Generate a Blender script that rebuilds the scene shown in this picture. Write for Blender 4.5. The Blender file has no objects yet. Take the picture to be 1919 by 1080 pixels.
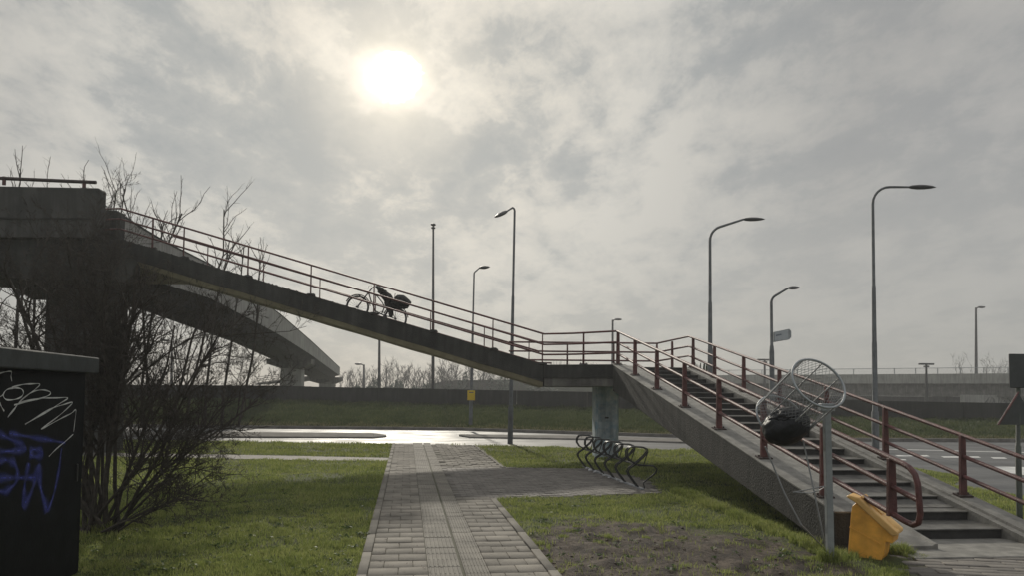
import bpy, bmesh, math, random
import numpy as np
from mathutils import Vector, Matrix
random.seed(7); rng = np.random.default_rng(11)
scn = bpy.context.scene
COL = scn.collection

# ------------------------------------------------------------ camera
FPX = 1400.0; HC = 1.73; PIT = math.radians(2.7); ROL = math.radians(.6); SH = 131.5
Fv = np.array([0, math.cos(PIT), math.sin(PIT)])
U0 = np.array([0, -math.sin(PIT), math.cos(PIT)]); X0 = np.array([1., 0, 0])
Rv = math.cos(ROL)*X0 + math.sin(ROL)*U0
Uv = math.cos(ROL)*U0 - math.sin(ROL)*X0
CP = np.array([0, 0, HC])
def ray(px, py):
    return Fv + ((px-959.5)/FPX)*Rv - ((py-540-SH)/FPX)*Uv
def P(px, py, Y):
    d = ray(px, py); return Vector(CP + d*(Y/d[1]))
def G(px, py, z=0.0):
    d = ray(px, py); return Vector(CP + d*((z-HC)/d[2]))
def onplane(px, py, p0, n):
    d = ray(px, py); p0 = np.array(p0); n = np.array(n)
    return Vector(CP + d*(((p0-CP)@n)/(d@n)))
cam = bpy.data.cameras.new('camera'); co = bpy.data.objects.new('camera', cam); COL.objects.link(co)
M3 = Matrix((Rv.tolist(), Uv.tolist(), (-Fv).tolist())).transposed()
co.matrix_world = Matrix.Translation(Vector(CP)) @ M3.to_4x4()
cam.sensor_width = 36; cam.lens = FPX/1919*36; cam.shift_y = SH/1919
cam.clip_start = .1; cam.clip_end = 5000
scn.camera = co

# ------------------------------------------------------------ sky, sun, exposure
sd = ray(735, 146); sd = sd/np.linalg.norm(sd)
EL = math.asin(sd[2]); AZ = math.atan2(sd[0], sd[1])
W = bpy.data.worlds.new('World'); scn.world = W; W.use_nodes = True
nt = W.node_tree; nt.nodes.clear(); N = nt.nodes; L = nt.links
def nd(t, tree=None, **k):
    n = (tree or nt).nodes.new(t)
    for a, b in k.items(): setattr(n, a, b)
    return n
def mth(op, a, b=None, c=None, tree=None, clamp=False):
    t = tree or nt
    n = t.nodes.new('ShaderNodeMath'); n.operation = op; n.use_clamp = clamp
    for i, v in enumerate((a, b, c)):
        if v is None: continue
        if isinstance(v, (int, float)): n.inputs[i].default_value = v
        else: t.links.new(v, n.inputs[i])
    return n.outputs[0]
def ramp(v, stops, tree=None, interp='LINEAR'):
    t = tree or nt
    n = t.nodes.new('ShaderNodeValToRGB'); n.color_ramp.interpolation = interp
    e = n.color_ramp.elements
    while len(e) < len(stops): e.new(.5)
    for i, (p, c) in enumerate(stops):
        e[i].position = p
        e[i].color = (c, c, c, 1) if isinstance(c, (int, float)) else (*c, 1)
    t.links.new(v, n.inputs[0]); return n.outputs[0]
def mixc(fac, a, b, tree=None, mode='MIX'):
    t = tree or nt
    n = t.nodes.new('ShaderNodeMix'); n.data_type = 'RGBA'; n.blend_type = mode
    for i, v in ((0, fac), (6, a), (7, b)):
        if isinstance(v, (int, float)): n.inputs[i].default_value = v if i == 0 else (v, v, v, 1)
        elif isinstance(v, tuple): n.inputs[i].default_value = (*v, 1)
        else: t.links.new(v, n.inputs[i])
    return n.outputs[2]
tc = nd('ShaderNodeTexCoord')
nrm = nd('ShaderNodeVectorMath', operation='NORMALIZE'); L.new(tc.outputs['Generated'], nrm.inputs[0])
dt = nd('ShaderNodeVectorMath', operation='DOT_PRODUCT'); L.new(nrm.outputs[0], dt.inputs[0]); dt.inputs[1].default_value = sd.tolist()
ang = mth('MULTIPLY', mth('ARCCOSINE', dt.outputs['Value']), 180/math.pi)       # degrees from the sun
sp = nd('ShaderNodeSeparateXYZ'); L.new(nrm.outputs[0], sp.inputs[0])
zz = mth('ADD', mth('MAXIMUM', sp.outputs[2], 0.0), .22)
cb = nd('ShaderNodeCombineXYZ')
L.new(mth('DIVIDE', sp.outputs[0], zz), cb.inputs[0]); L.new(mth('DIVIDE', sp.outputs[1], zz), cb.inputs[1])
def wn(scale, det, rough, off, dist=0.0, lac=2.0):
    m = nd('ShaderNodeMapping'); L.new(cb.outputs[0], m.inputs[0]); m.inputs['Location'].default_value = off
    m.inputs['Rotation'].default_value = (0, 0, .5); m.inputs['Scale'].default_value = (1.15, .8, 1)
    n = nd('ShaderNodeTexNoise'); L.new(m.outputs[0], n.inputs['Vector'])
    n.inputs['Scale'].default_value = scale; n.inputs['Detail'].default_value = det
    n.inputs['Roughness'].default_value = rough; n.inputs['Distortion'].default_value = dist
    return n.outputs[0]
big = wn(1.3, 3, .5, (3.1, 1.7, 0), .3)
mid = wn(3.6, 7, .6, (0.4, 5.2, 0), .3)
fin = wn(9.0, 8, .68, (7.4, 2.2, 0), .2)
cl = mth('ADD', mth('MULTIPLY', big, .36), mth('ADD', mth('MULTIPLY', mid, .36), mth('MULTIPLY', fin, .28)))
cden = ramp(cl, [(.40, 0.0), (.465, .22), (.51, .65), (.57, 1.0)])
# veil colour by angle from the sun
far_ = mth('DIVIDE', ang, 90.0)
thin = ramp(far_, [(0, (1.1, 1.03, .90)), (.04, (.98, .91, .78)), (.09, (.82, .765, .66)), (.2, (.66, .635, .575)), (.36, (.42, .408, .385)), (1.0, (.46, .46, .46))])
thick = ramp(far_, [(0, (.85, .78, .62)), (.04, (.58, .56, .50)), (.09, (.40, .415, .405)), (.2, (.325, .345, .35)), (.36, (.30, .305, .305)), (1.0, (.34, .345, .355))])
cloud = mixc(cden, thick, thin)
# paler, faintly warm band near the horizon
hz = ramp(sp.outputs[2], [(0, 1.0), (.12, .45), (.3, 0.0)])
hzc = ramp(far_, [(0, (.60, .58, .52)), (.3, (.50, .49, .445)), (.5, (.38, .375, .345)), (1, (.36, .365, .36))])
cloud = mixc(mth('MULTIPLY', hz, .7), cloud, hzc)
up = ramp(sp.outputs[2], [(.45, 1.0), (.9, 2.0)])
cloud = mixc(1.0, cloud, up, mode='MULTIPLY')
disc = ramp(mth('DIVIDE', mth('ADD', ang, mth('ADD', mth('MULTIPLY', mth('SUBTRACT', fin, .5), 3.0), mth('MULTIPLY', mth('SUBTRACT', mid, .5), -1.0))), 10.0), [(0.07, 1.0), (.15, .60), (.20, .13), (.30, .045), (.65, 0.0)])
glow = nd('ShaderNodeVectorMath', operation='SCALE'); glow.inputs[0].default_value = (3.2, 2.9, 2.3); L.new(disc, glow.inputs['Scale'])
tot = mixc(1.0, cloud, glow.outputs[0], mode='ADD')
bgc = nd('ShaderNodeBackground'); L.new(tot, bgc.inputs[0]); bgc.inputs[1].default_value = 1.0
sky = nd('ShaderNodeTexSky', sky_type='NISHITA'); sky.sun_disc = False; sky.sun_elevation = EL; sky.sun_rotation = AZ
bgs = nd('ShaderNodeBackground'); L.new(sky.outputs[0], bgs.inputs[0]); bgs.inputs[1].default_value = .05
mx = nd('ShaderNodeMixShader'); mx.inputs[0].default_value = .93; L.new(bgs.outputs[0], mx.inputs[1]); L.new(bgc.outputs[0], mx.inputs[2])
wo = nd('ShaderNodeOutputWorld'); L.new(mx.outputs[0], wo.inputs[0])
W.cycles.sampling_method = 'MANUAL'; W.cycles.sample_map_resolution = 1024

sl = bpy.data.lights.new('sun', 'SUN'); sl.energy = 2.9; sl.angle = math.radians(2.2); sl.color = (1, .93, .80)
so = bpy.data.objects.new('sun', sl); COL.objects.link(so)
so.rotation_euler = Vector(-sd).to_track_quat('-Z', 'Y').to_euler()
vs = scn.view_settings; vs.view_transform = 'Standard'; vs.look = 'None'; vs.exposure = 0.0; vs.gamma = 1
scn.cycles.max_bounces = 6; scn.cycles.volume_bounces = 0
scn.cycles.use_denoising = True

# ------------------------------------------------------------ materials
def mat(name, col, rough=.8, metal=0.0, var=.25, scale=3.0, bump=.0, bscale=40.0, col2=None, stain=0.0, spec=.5, trans=0.0, island=0.0, zs=1.0):
    m = bpy.data.materials.new(name); m.use_nodes = True; t = m.node_tree; t.nodes.clear()
    b = nd('ShaderNodeBsdfPrincipled', t); o = nd('ShaderNodeOutputMaterial', t)
    tcn = nd('ShaderNodeTexCoord', t); mp = nd('ShaderNodeMapping', t); t.links.new(tcn.outputs['Object'], mp.inputs[0])
    mp.inputs['Scale'].default_value = (1, 1, zs)
    n = nd('ShaderNodeTexNoise', t); t.links.new(mp.outputs[0], n.inputs['Vector']); n.inputs['Scale'].default_value = scale; n.inputs['Detail'].default_value = 7; n.inputs['Roughness'].default_value = .62
    c2 = col2 or tuple(c*(1-var) for c in col); c1 = col if col2 else tuple(min(1, c*(1+var)) for c in col)
    f = ramp(n.outputs[0], [(.35, 0.0), (.65, 1.0)], t)
    c = mixc(f, c2, c1, t)
    if stain:
        n2 = nd('ShaderNodeTexNoise', t); mp2 = nd('ShaderNodeMapping', t); mp2.inputs['Scale'].default_value = (6, 6, .7)
        t.links.new(tcn.outputs['Object'], mp2.inputs[0]); t.links.new(mp2.outputs[0], n2.inputs['Vector']); n2.inputs['Scale'].default_value = 1.0; n2.inputs['Detail'].default_value = 6
        f2 = mth('MULTIPLY', ramp(n2.outputs[0], [(.42, 0.0), (.62, 1.0)], t), stain, tree=t)
        c = mixc(f2, c, tuple(x*.35 for x in col), t)
    if island:
        g = nd('ShaderNodeNewGeometry', t)
        fi = mth('ADD', mth('MULTIPLY', g.outputs['Random Per Island'], 2*island, tree=t), 1-island, tree=t)
        c = mixc(1.0, c, fi, t, 'MULTIPLY')
    t.links.new(c, b.inputs['Base Color'])
    b.inputs['Roughness'].default_value = rough; b.inputs['Metallic'].default_value = metal
    b.inputs['Specular IOR Level'].default_value = spec
    if bump:
        n3 = nd('ShaderNodeTexNoise', t); t.links.new(tcn.outputs['Object'], n3.inputs['Vector']); n3.inputs['Scale'].default_value = bscale; n3.inputs['Detail'].default_value = 6
        bp = nd('ShaderNodeBump', t); bp.inputs['Strength'].default_value = bump; bp.inputs['Distance'].default_value = .02
        t.links.new(n3.outputs[0], bp.inputs['Height']); t.links.new(bp.outputs[0], b.inputs['Normal'])
    sh = b.outputs[0]
    if trans:
        tr = nd('ShaderNodeBsdfTranslucent', t); t.links.new(c, tr.inputs[0]); ms = nd('ShaderNodeMixShader', t); ms.inputs[0].default_value = trans
        t.links.new(b.outputs[0], ms.inputs[1]); t.links.new(tr.outputs[0], ms.inputs[2]); sh = ms.outputs[0]
    t.links.new(sh, o.inputs[0]); return m
M = {}
M['conc'] = mat('concrete', (.125, .120, .108), .9, var=.42, scale=1.6, bump=.5, stain=.55)
M['conc_shaded'] = mat('concrete_shaded', (.085, .083, .077), .9, var=.3, scale=1.4, bump=.4, col2=(.05, .05, .047), stain=.6)  # base colour darkened to hold the shading and branches over the near parapet
M['conc_side_shade'] = mat('concrete_side_shade', (.062, .059, .052), .9, var=.42, scale=1.3, bump=.6, col2=(.034, .033, .029), stain=.7)  # stringer face: its backlit shade is put into the darker colour
M['conc_top'] = mat('concrete_worn_lit', (.20, .193, .172), .75, var=.25, scale=5, bump=.4, stain=.35)  # worn concrete; on the added stair curb strip it stands for light on top
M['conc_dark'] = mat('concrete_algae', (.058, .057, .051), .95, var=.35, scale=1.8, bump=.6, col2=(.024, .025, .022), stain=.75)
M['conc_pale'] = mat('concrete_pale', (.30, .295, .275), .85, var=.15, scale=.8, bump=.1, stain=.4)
M['soffit'] = mat('concrete_underside_lit', (.30, .265, .18), .9, var=.2, scale=1.5, bump=.2, stain=.2)  # bounce light from the sunlit ground is put into this pale beige
M['pier'] = mat('painted_pier', (.30, .43, .53), .8, var=.3, scale=5.5, bump=.2, col2=(.68, .71, .72), stain=.5)
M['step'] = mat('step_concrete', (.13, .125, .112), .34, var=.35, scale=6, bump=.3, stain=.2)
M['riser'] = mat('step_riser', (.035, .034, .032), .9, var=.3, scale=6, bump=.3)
M['red'] = mat('oxide_red_paint', (.115, .038, .034), .55, var=.35, scale=12, bump=.3, bscale=60, stain=.5)
M['galv'] = mat('galvanised_steel', (.30, .32, .33), .5, metal=.35, var=.18, scale=4, bump=.05)
M['lampsteel'] = mat('weathered_lamp_steel', (.13, .14, .145), .65, metal=.1, var=.25, scale=4, bump=.05, stain=.3)
M['galvw'] = mat('galvanised_wire', (.30, .31, .32), .65, metal=.2, var=.15, scale=6)
M['dmetal'] = mat('dark_metal', (.06, .06, .062), .5, metal=.3, var=.2, scale=4)
M['black'] = mat('black_coated_steel', (.014, .015, .016), .35, var=.2, scale=8)
M['boltm'] = mat('rusty_plate', (.035, .02, .017), .7, var=.4, scale=20)
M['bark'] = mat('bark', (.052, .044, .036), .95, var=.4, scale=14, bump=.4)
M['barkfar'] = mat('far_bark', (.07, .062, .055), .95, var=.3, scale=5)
M['ever'] = mat('evergreen_leaves', (.035, .05, .028), .8, var=.4, scale=2, island=.4)
M['yellow'] = mat('yellow_plastic', (.84, .41, .06), .5, var=.2, scale=5, bump=.05, stain=.12)
M['yellow2'] = mat('yellow_lid_plastic', (.82, .50, .17), .5, var=.12, scale=5, bump=.05, stain=.15)
M['cab'] = mat('cabinet_paint', (.0045, .006, .007), .7, var=.4, scale=6, bump=.1, stain=.4, spec=.12)
M['cablid'] = mat('cabinet_lid', (.03, .036, .036), .7, var=.3, scale=7, bump=.1, stain=.3)
M['bagm'] = mat('black_plastic_film', (.010, .011, .013), .5, var=.3, scale=7, bump=1.0, bscale=9, spec=.3)
M['cloth'] = mat('dark_cloth', (.016, .017, .014), .8, var=.3, scale=9, bump=.7, bscale=16)
M['white'] = mat('white_paint', (.62, .62, .6), .7, var=.08, scale=5)
M['roadline'] = mat('road_marking', (.6, .6, .57), .6, var=.15, scale=3, stain=.2)
M['yplate'] = mat('yellow_sign_face', (.62, .44, .03), .5, var=.08, scale=3)
M['signback'] = mat('sign_back', (.05, .055, .055), .6, var=.2, scale=5)
M['blueplate'] = mat('sign_face_pale', (.42, .45, .47), .4, var=.08, scale=6)
M['letter'] = mat('sign_letters', (.06, .08, .13), .6, var=.05, scale=3)
M['tile'] = mat('paving_tile', (.168, .154, .130), .88, var=.25, scale=2.3, bump=.35, bscale=60, island=.12, spec=.25)
M['kerb'] = mat('kerb_stone', (.16, .148, .125), .88, var=.2, scale=3, bump=.3, island=.08, spec=.25)
M['rib'] = mat('tactile_tile', (.160, .148, .124), .85, var=.25, scale=2, bump=.2, island=.06, spec=.35)
M['brick'] = mat('paving_brick', (.14, .128, .112), .8, var=.2, scale=2.5, bump=.4, bscale=50, island=.16)
M['joint'] = mat('mossy_joint', (.095, .088, .064), .95, var=.4, scale=12, bump=.5, col2=(.07, .074, .042))
M['stonekerb'] = mat('island_kerb', (.19, .18, .165), 1.0, var=.25, scale=2, bump=.3, spec=.05)
M['wall'] = mat('noise_wall', (.050, .049, .045), .95, var=.35, scale=1.2, bump=.4, col2=(.035, .036, .030), stain=.4)
M['leaf'] = mat('dead_leaf', (.06, .035, .02), .8, var=.4, scale=30)
M['reflect'] = mat('pale_glint', (.6, .6, .6), .5, var=.2, scale=10)
# grass / soil: world-position patterns
def ground_mat():
    m = bpy.data.materials.new('lawn_soil'); m.use_nodes = True; t = m.node_tree; t.nodes.clear()
    b = nd('ShaderNodeBsdfPrincipled', t); o = nd('ShaderNodeOutputMaterial', t)
    g = nd('ShaderNodeNewGeometry', t)
    def nz(s, d=6, r=.6):
        n = nd('ShaderNodeTexNoise', t); t.links.new(g.outputs['Position'], n.inputs['Vector']); n.inputs['Scale'].default_value = s; n.inputs['Detail'].default_value = d; n.inputs['Roughness'].default_value = r; return n.outputs[0]
    grass = mixc(ramp(nz(1.2), [(.35, 0.0), (.65, 1.0)], t), (.06, .085, .022), (.10, .125, .035), t)
    grass = mixc(ramp(nz(30, 3), [(.4, 0.0), (.7, 1.0)], t), grass, (.045, .040, .020), t)
    soil = mixc(ramp(nz(3.5), [(.38, 0.0), (.62, 1.0)], t), (.038, .029, .023), (.150, .120, .092), t)
    soil = mixc(ramp(nz(22, 4), [(.45, 0.0), (.7, .8)], t), soil, (.028, .024, .020), t)
    a = nd('ShaderNodeAttribute', t); a.attribute_name = 'dirt'
    d = mth('ADD', a.outputs['Fac'], mth('MULTIPLY', mth('SUBTRACT', nz(4.0, 8, .7), .5, tree=t), 1.1, tree=t), tree=t)
    c = mixc(ramp(d, [(.42, 0.0), (.60, 1.0)], t), grass, soil, t)
    t.links.new(c, b.inputs['Base Color']); b.inputs['Roughness'].default_value = .9; b.inputs['Specular IOR Level'].default_value = .25
    bp = nd('ShaderNodeBump', t); bp.inputs['Strength'].default_value = 1.0; bp.inputs['Distance'].default_value = .05
    t.links.new(nz(17, 9, .75), bp.inputs['Height']); t.links.new(bp.outputs[0], b.inputs['Normal'])
    t.links.new(b.outputs[0], o.inputs[0]); return m
M['ground'] = ground_mat()
def blade_mat(name, a, b_, c_):
    m = bpy.data.materials.new(name); m.use_nodes = True; t = m.node_tree; t.nodes.clear()
    b = nd('ShaderNodeBsdfPrincipled', t); o = nd('ShaderNodeOutputMaterial', t); g = nd('ShaderNodeNewGeometry', t)
    n = nd('ShaderNodeTexNoise', t); t.links.new(g.outputs['Position'], n.inputs['Vector']); n.inputs['Scale'].default_value = 1.1; n.inputs['Detail'].default_value = 6
    v = mth('ADD', mth('MULTIPLY', g.outputs['Random Per Island'], .62, tree=t), mth('MULTIPLY', mth('SUBTRACT', n.outputs[0], .3, tree=t), .9, tree=t), tree=t)
    c = ramp(v, [(.0, a), (.45, b_), (.85, c_), (1.0, (.20, .17, .08))], t)
    t.links.new(c, b.inputs['Base Color']); b.inputs['Roughness'].default_value = .55; b.inputs['Specular IOR Level'].default_value = .25
    tr = nd('ShaderNodeBsdfTranslucent', t); t.links.new(c, tr.inputs[0]); ms = nd('ShaderNodeMixShader', t); ms.inputs[0].default_value = .45
    t.links.new(b.outputs[0], ms.inputs[1]); t.links.new(tr.outputs[0], ms.inputs[2]); t.links.new(ms.outputs[0], o.inputs[0]); return m
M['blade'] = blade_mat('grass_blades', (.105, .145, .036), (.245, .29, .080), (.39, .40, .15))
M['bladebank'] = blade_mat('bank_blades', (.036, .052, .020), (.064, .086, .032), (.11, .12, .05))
def road_mat():
    m = bpy.data.materials.new('wet_asphalt'); m.use_nodes = True; t = m.node_tree; t.nodes.clear()
    b = nd('ShaderNodeBsdfPrincipled', t); o = nd('ShaderNodeOutputMaterial', t); g = nd('ShaderNodeNewGeometry', t)
    def nz(s, d=6):
        n = nd('ShaderNodeTexNoise', t); mp = nd('ShaderNodeMapping', t); mp.inputs['Scale'].default_value = (.5, 1, 1)
        t.links.new(g.outputs['Position'], mp.inputs[0]); t.links.new(mp.outputs[0], n.inputs['Vector']); n.inputs['Scale'].default_value = s; n.inputs['Detail'].default_value = d; return n.outputs[0]
    c = mixc(ramp(nz(.6), [(.35, 0.0), (.65, 1.0)], t), (.075, .076, .076), (.12, .12, .118), t)
    t.links.new(c, b.inputs['Base Color']); b.inputs['Specular IOR Level'].default_value = .22
    t.links.new(mth('ADD', mth('MULTIPLY', nz(1.6), .60, tree=t), .30, tree=t), b.inputs['Roughness'])
    bp = nd('ShaderNodeBump', t); bp.inputs['Strength'].default_value = .12; bp.inputs['Distance'].default_value = .01
    t.links.new(nz(60, 4), bp.inputs['Height']); t.links.new(bp.outputs[0], b.inputs['Normal'])
    t.links.new(b.outputs[0], o.inputs[0]); return m
M['road'] = road_mat()

# ------------------------------------------------------------ mesh helpers
def V(*a): return Vector(a)
class MB:
    def __init__(s): s.v = []; s.f = []
    def add(s, vs_, fs):
        o = len(s.v); s.v += [tuple(p) for p in vs_]; s.f += [tuple(i+o for i in f) for f in fs]; return s
    def hexa(s, b, t):      # 4 bottom pts, 4 top pts
        return s.add(list(b)+list(t), [(3, 2, 1, 0), (4, 5, 6, 7), (0, 1, 5, 4), (1, 2, 6, 5), (2, 3, 7, 6), (3, 0, 4, 7)])
    def box(s, c, size, ax=None):
        c = Vector(c); a = ax or (V(1, 0, 0), V(0, 1, 0), V(0, 0, 1)); h = [a[i]*size[i]/2 for i in range(3)]
        q = [(-1, -1), (1, -1), (1, 1), (-1, 1)]
        return s.hexa([c+x*h[0]+y*h[1]-h[2] for x, y in q], [c+x*h[0]+y*h[1]+h[2] for x, y in q])
    def prism(s, poly, ext):        # poly of points, extruded by vector ext
        n = len(poly); poly = [Vector(p) for p in poly]; e = Vector(ext)
        return s.add(poly+[p+e for p in poly], [tuple(range(n))[::-1], tuple(range(n, 2*n))]+[(i, (i+1) % n, n+(i+1) % n, n+i) for i in range(n)])
    def tube(s, pts, r, n=8, closed=False, caps=True):
        pts = [Vector(p) for p in pts]; k = len(pts)
        rr = r if hasattr(r, '__len__') else [r]*k
        t0 = (pts[1]-pts[0]).normalized(); ref = V(0, 0, 1) if abs(t0.z) < .9 else V(1, 0, 0)
        u = t0.cross(ref).normalized(); vs_ = []
        for i, p in enumerate(pts):
            if closed: t = (pts[(i+1) % k]-pts[i-1]).normalized()
            else: t = (pts[min(i+1, k-1)]-pts[max(i-1, 0)]).normalized()
            u = (u-t*u.dot(t)); u = u.normalized() if u.length > 1e-6 else t.orthogonal().normalized()
            w = t.cross(u)
            for j in range(n):
                a = 2*math.pi*j/n; vs_.append(p+(u*math.cos(a)+w*math.sin(a))*rr[i])
        fs = []
        for i in range(k if closed else k-1):
            for j in range(n):
                a = i*n+j; b = i*n+(j+1) % n; c = ((i+1) % k)*n+(j+1) % n; d = ((i+1) % k)*n+j
                fs.append((a, b, c, d))
        if caps and not closed: fs += [tuple(range(n))[::-1], tuple(range((k-1)*n, k*n))]
        return s.add(vs_, fs)
    def ring(s, c, nrm_, R, r, n=28, m=6):
        nrm_ = Vector(nrm_).normalized(); u = nrm_.orthogonal().normalized(); w = nrm_.cross(u)
        return s.tube([Vector(c)+(u*math.cos(2*math.pi*i/n)+w*math.sin(2*math.pi*i/n))*R for i in range(n)], r, m, closed=True)
    def blob(s, c, size, ax=None, sub=3, noise=.15, seed=0, fr=2.5):
        bm = bmesh.new(); bmesh.ops.create_icosphere(bm, subdivisions=sub, radius=1)
        a = ax or (V(1, 0, 0), V(0, 1, 0), V(0, 0, 1)); from mathutils import noise as nz
        vs_ = []
        for v in bm.verts:
            k = 1+noise*nz.fractal(v.co*fr+V(seed*3.1, seed, -seed), 1, 2, 4)*1.4
            q = v.co*k; vs_.append(Vector(c)+a[0]*q.x*size[0]+a[1]*q.y*size[1]+a[2]*q.z*size[2])
        fs = [tuple(v.index for v in f.verts) for f in bm.faces]; bm.free()
        return s.add(vs_, fs)
    def build(s, name, m, parent=None, smooth=False, bevel=0.0):
        me = bpy.data.meshes.new(name); me.from_pydata(s.v, [], s.f); me.update()
        if smooth:
            me.polygons.foreach_set('use_smooth', [True]*len(me.polygons))
        me.materials.append(M[m] if isinstance(m, str) else m)
        bm = bmesh.new(); bm.from_mesh(me); bmesh.ops.recalc_face_normals(bm, faces=bm.faces); bm.to_mesh(me); bm.free()
        if smooth: me.set_sharp_from_angle(angle=math.radians(50))
        o = bpy.data.objects.new(name, me); COL.objects.link(o)
        if bevel:
            md = o.modifiers.new('bevel', 'BEVEL'); md.width = bevel; md.segments = 2; md.limit_method = 'ANGLE'
        if parent: 
            o.parent = parent; o.matrix_parent_inverse = parent.matrix_world.inverted() if parent.type != 'EMPTY' else Matrix.Translation(-parent.location)
        return o
def npmesh(name, co_, tri, m, quad=False, smooth=False):
    me = bpy.data.meshes.new(name); nv = len(co_); k = tri.shape[1]; nf = len(tri)
    me.vertices.add(nv); me.vertices.foreach_set('co', np.asarray(co_, dtype=np.float32).ravel())
    me.loops.add(nf*k); me.loops.foreach_set('vertex_index', tri.astype(np.int32).ravel())
    me.polygons.add(nf); me.polygons.foreach_set('loop_start', np.arange(0, nf*k, k, dtype=np.int32)); me.polygons.foreach_set('loop_total', np.full(nf, k, dtype=np.int32))
    if smooth: me.polygons.foreach_set('use_smooth', np.ones(nf, dtype=bool))
    me.update(calc_edges=True); me.materials.append(M[m])
    o = bpy.data.objects.new(name, me); COL.objects.link(o); return o
def tag(o, label=None, cat=None, group=None, kind=None):
    if label: o['label'] = label
    if cat: o['category'] = cat
    if group: o['group'] = group
    if kind: o['kind'] = kind
    return o
def thing(name, loc, label, cat, group=None):
    o = bpy.data.objects.new(name, None); COL.objects.link(o); o.location = Vector(loc); o.empty_display_size = .2
    tag(o, label, cat, group); return o
def inpoly(x, y, poly):
    ins = np.zeros(x.shape, bool); n = len(poly)
    for i in range(n):
        x1, y1 = poly[i][0], poly[i][1]; x2, y2 = poly[(i+1) % n][0], poly[(i+1) % n][1]
        c = ((y1 > y) != (y2 > y)) & (x < (x2-x1)*(y-y1)/((y2-y1) if y2 != y1 else 1e-9)+x1); ins ^= c
    return ins
def vnoise(x, y, s, seed=0):
    x = x*s+seed*17.3; y = y*s+seed*9.1; xi = np.floor(x).astype(np.int64); yi = np.floor(y).astype(np.int64); fx = x-xi; fy = y-yi
    fx = fx*fx*(3-2*fx); fy = fy*fy*(3-2*fy)
    def h(a, b):
        n = (a*374761393+b*668265263+seed*1442695) & 0x7fffffff; n = ((n ^ (n >> 13))*1274126177) & 0x7fffffff; return (n & 0xffff)/65535.
    return (h(xi, yi)*(1-fx)+h(xi+1, yi)*fx)*(1-fy)+(h(xi, yi+1)*(1-fx)+h(xi+1, yi+1)*fx)*fy
def fnoise(x, y, s, seed=0, o=4):
    r = 0; a = .5
    for i in range(o): r = r+a*vnoise(x, y, s*2**i, seed+i); a *= .5
    return r

# ------------------------------------------------------------ layout curves
rn = [G(-400, 819), G(200, 826), G(740, 833), G(1300, 845)]           # near edge of the road
# road near side bends towards the camera on the right
road_near = [V(-60, 26.5, 0)]+[V(p.x, p.y, 0) for p in rn]+[V(8.5, 22.6, 0), V(9.6, 20.2, 0), V(10.0, 16.5, 0), G(1786, 911), G(1850, 921), G(1919, 933), V(14, 10.5, 0), V(40, 4, 0)]
rf = [V(-60, 36, 0), G(-300, 795), G(400, 803.5), G(860, 808), G(1290, 822), G(1600, 828.5), G(1919, 830), V(60, 30, 0)]
def lerpcurve(pts):
    xs = np.array([p[0] for p in pts]); ys = np.array([p[1] for p in pts]); return lambda x: np.interp(x, xs, ys)
yfar = lerpcurve(rf)
wallpts = [(P(-500, 722, 46.5)), (P(200, 722, 46)), (P(460, 723, 45.5)), (P(1100, 735, 44)), (P(1400, 743, 43)), (P(1650, 752, 41.5)), (P(1960, 758, 40.5)), (P(2600, 768, 38))]
ywall = lerpcurve(wallpts)
zwb = lambda x: np.interp(x, [wallpts[2][0], wallpts[3][0], wallpts[5][0]], [1.10, .80, .45])
# path frame
vpd = ray(762, 735.5); vdir = np.array([vpd[0], vpd[1]]); vdir /= np.linalg.norm(vdir)
PV = V(vdir[0], vdir[1], 0); PU = V(vdir[1], -vdir[0], 0); PO = G(803, 1080)
def uv(x, y):
    dx = x-PO.x; dy = y-PO.y; return dx*PU.x+dy*PU.y, dx*PV.x+dy*PV.y
def uvp(p): a, b = uv(p.x, p.y); return a, b
def W2(u, v, z=0): p = PO+PU*u+PV*v; return V(p.x, p.y, z)
UL = uvp(G(668, 1080))[0]; UR = uvp(G(1050, 1080))[0]; UT = uvp(G(920, 1080))[0]
VEND = uvp(G(760, 833))[1]; VJ = uvp(G(930, 935))[1]
main_path = [W2(UL, -9), W2(UR, -9), W2(UR, VJ), W2(UR, VEND), W2(UL, VEND)]
plaza = [G(925, 937), G(1240, 926), G(1214, 905), G(1180, 893), G(1098, 880), G(945, 878), G(888, 836), G(790, 836), G(800, 937)]
stairpave = [G(1705, 1034), G(1700, 1062), G(1710, 1100), V(4.0, 5.0, 0), V(12, 5, 0), V(12, 9.3, 0), V(6.5, 9.0, 0)]
bikepath = [V(-40, 23.4, 0), G(200, 850), G(460, 854), G(734, 859.5), G(728, 866), G(460, 862), G(200, 858), V(-40, 22.3, 0)]
dirtc = [(G(1220, 1035), 1.95, 1.6), (G(1090, 1065), 1.1, 1.0), (G(1430, 1066), 1.1, .5), (G(1170, 1005), 1.2, 1.2), (G(1050, 1078), .7, .7)]
def dirtmask(x, y):
    m = np.zeros_like(x)
    for c, rx, ry in dirtc:
        m = np.maximum(m, 1.15-np.sqrt(((x-c.x)/rx)**2+((y-c.y)/ry)**2)*.72)
    return np.clip(m, 0, 1)
def hardmask(x, y):
    h = inpoly(x, y, main_path) | inpoly(x, y, plaza) | inpoly(x, y, stairpave) | inpoly(x, y, bikepath)
    return h
rpoly = [(p.x, p.y) for p in road_near]+[(p[0], p[1]) for p in rf[::-1]]
def inroad(x, y): return inpoly(x, y, rpoly)
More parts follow.
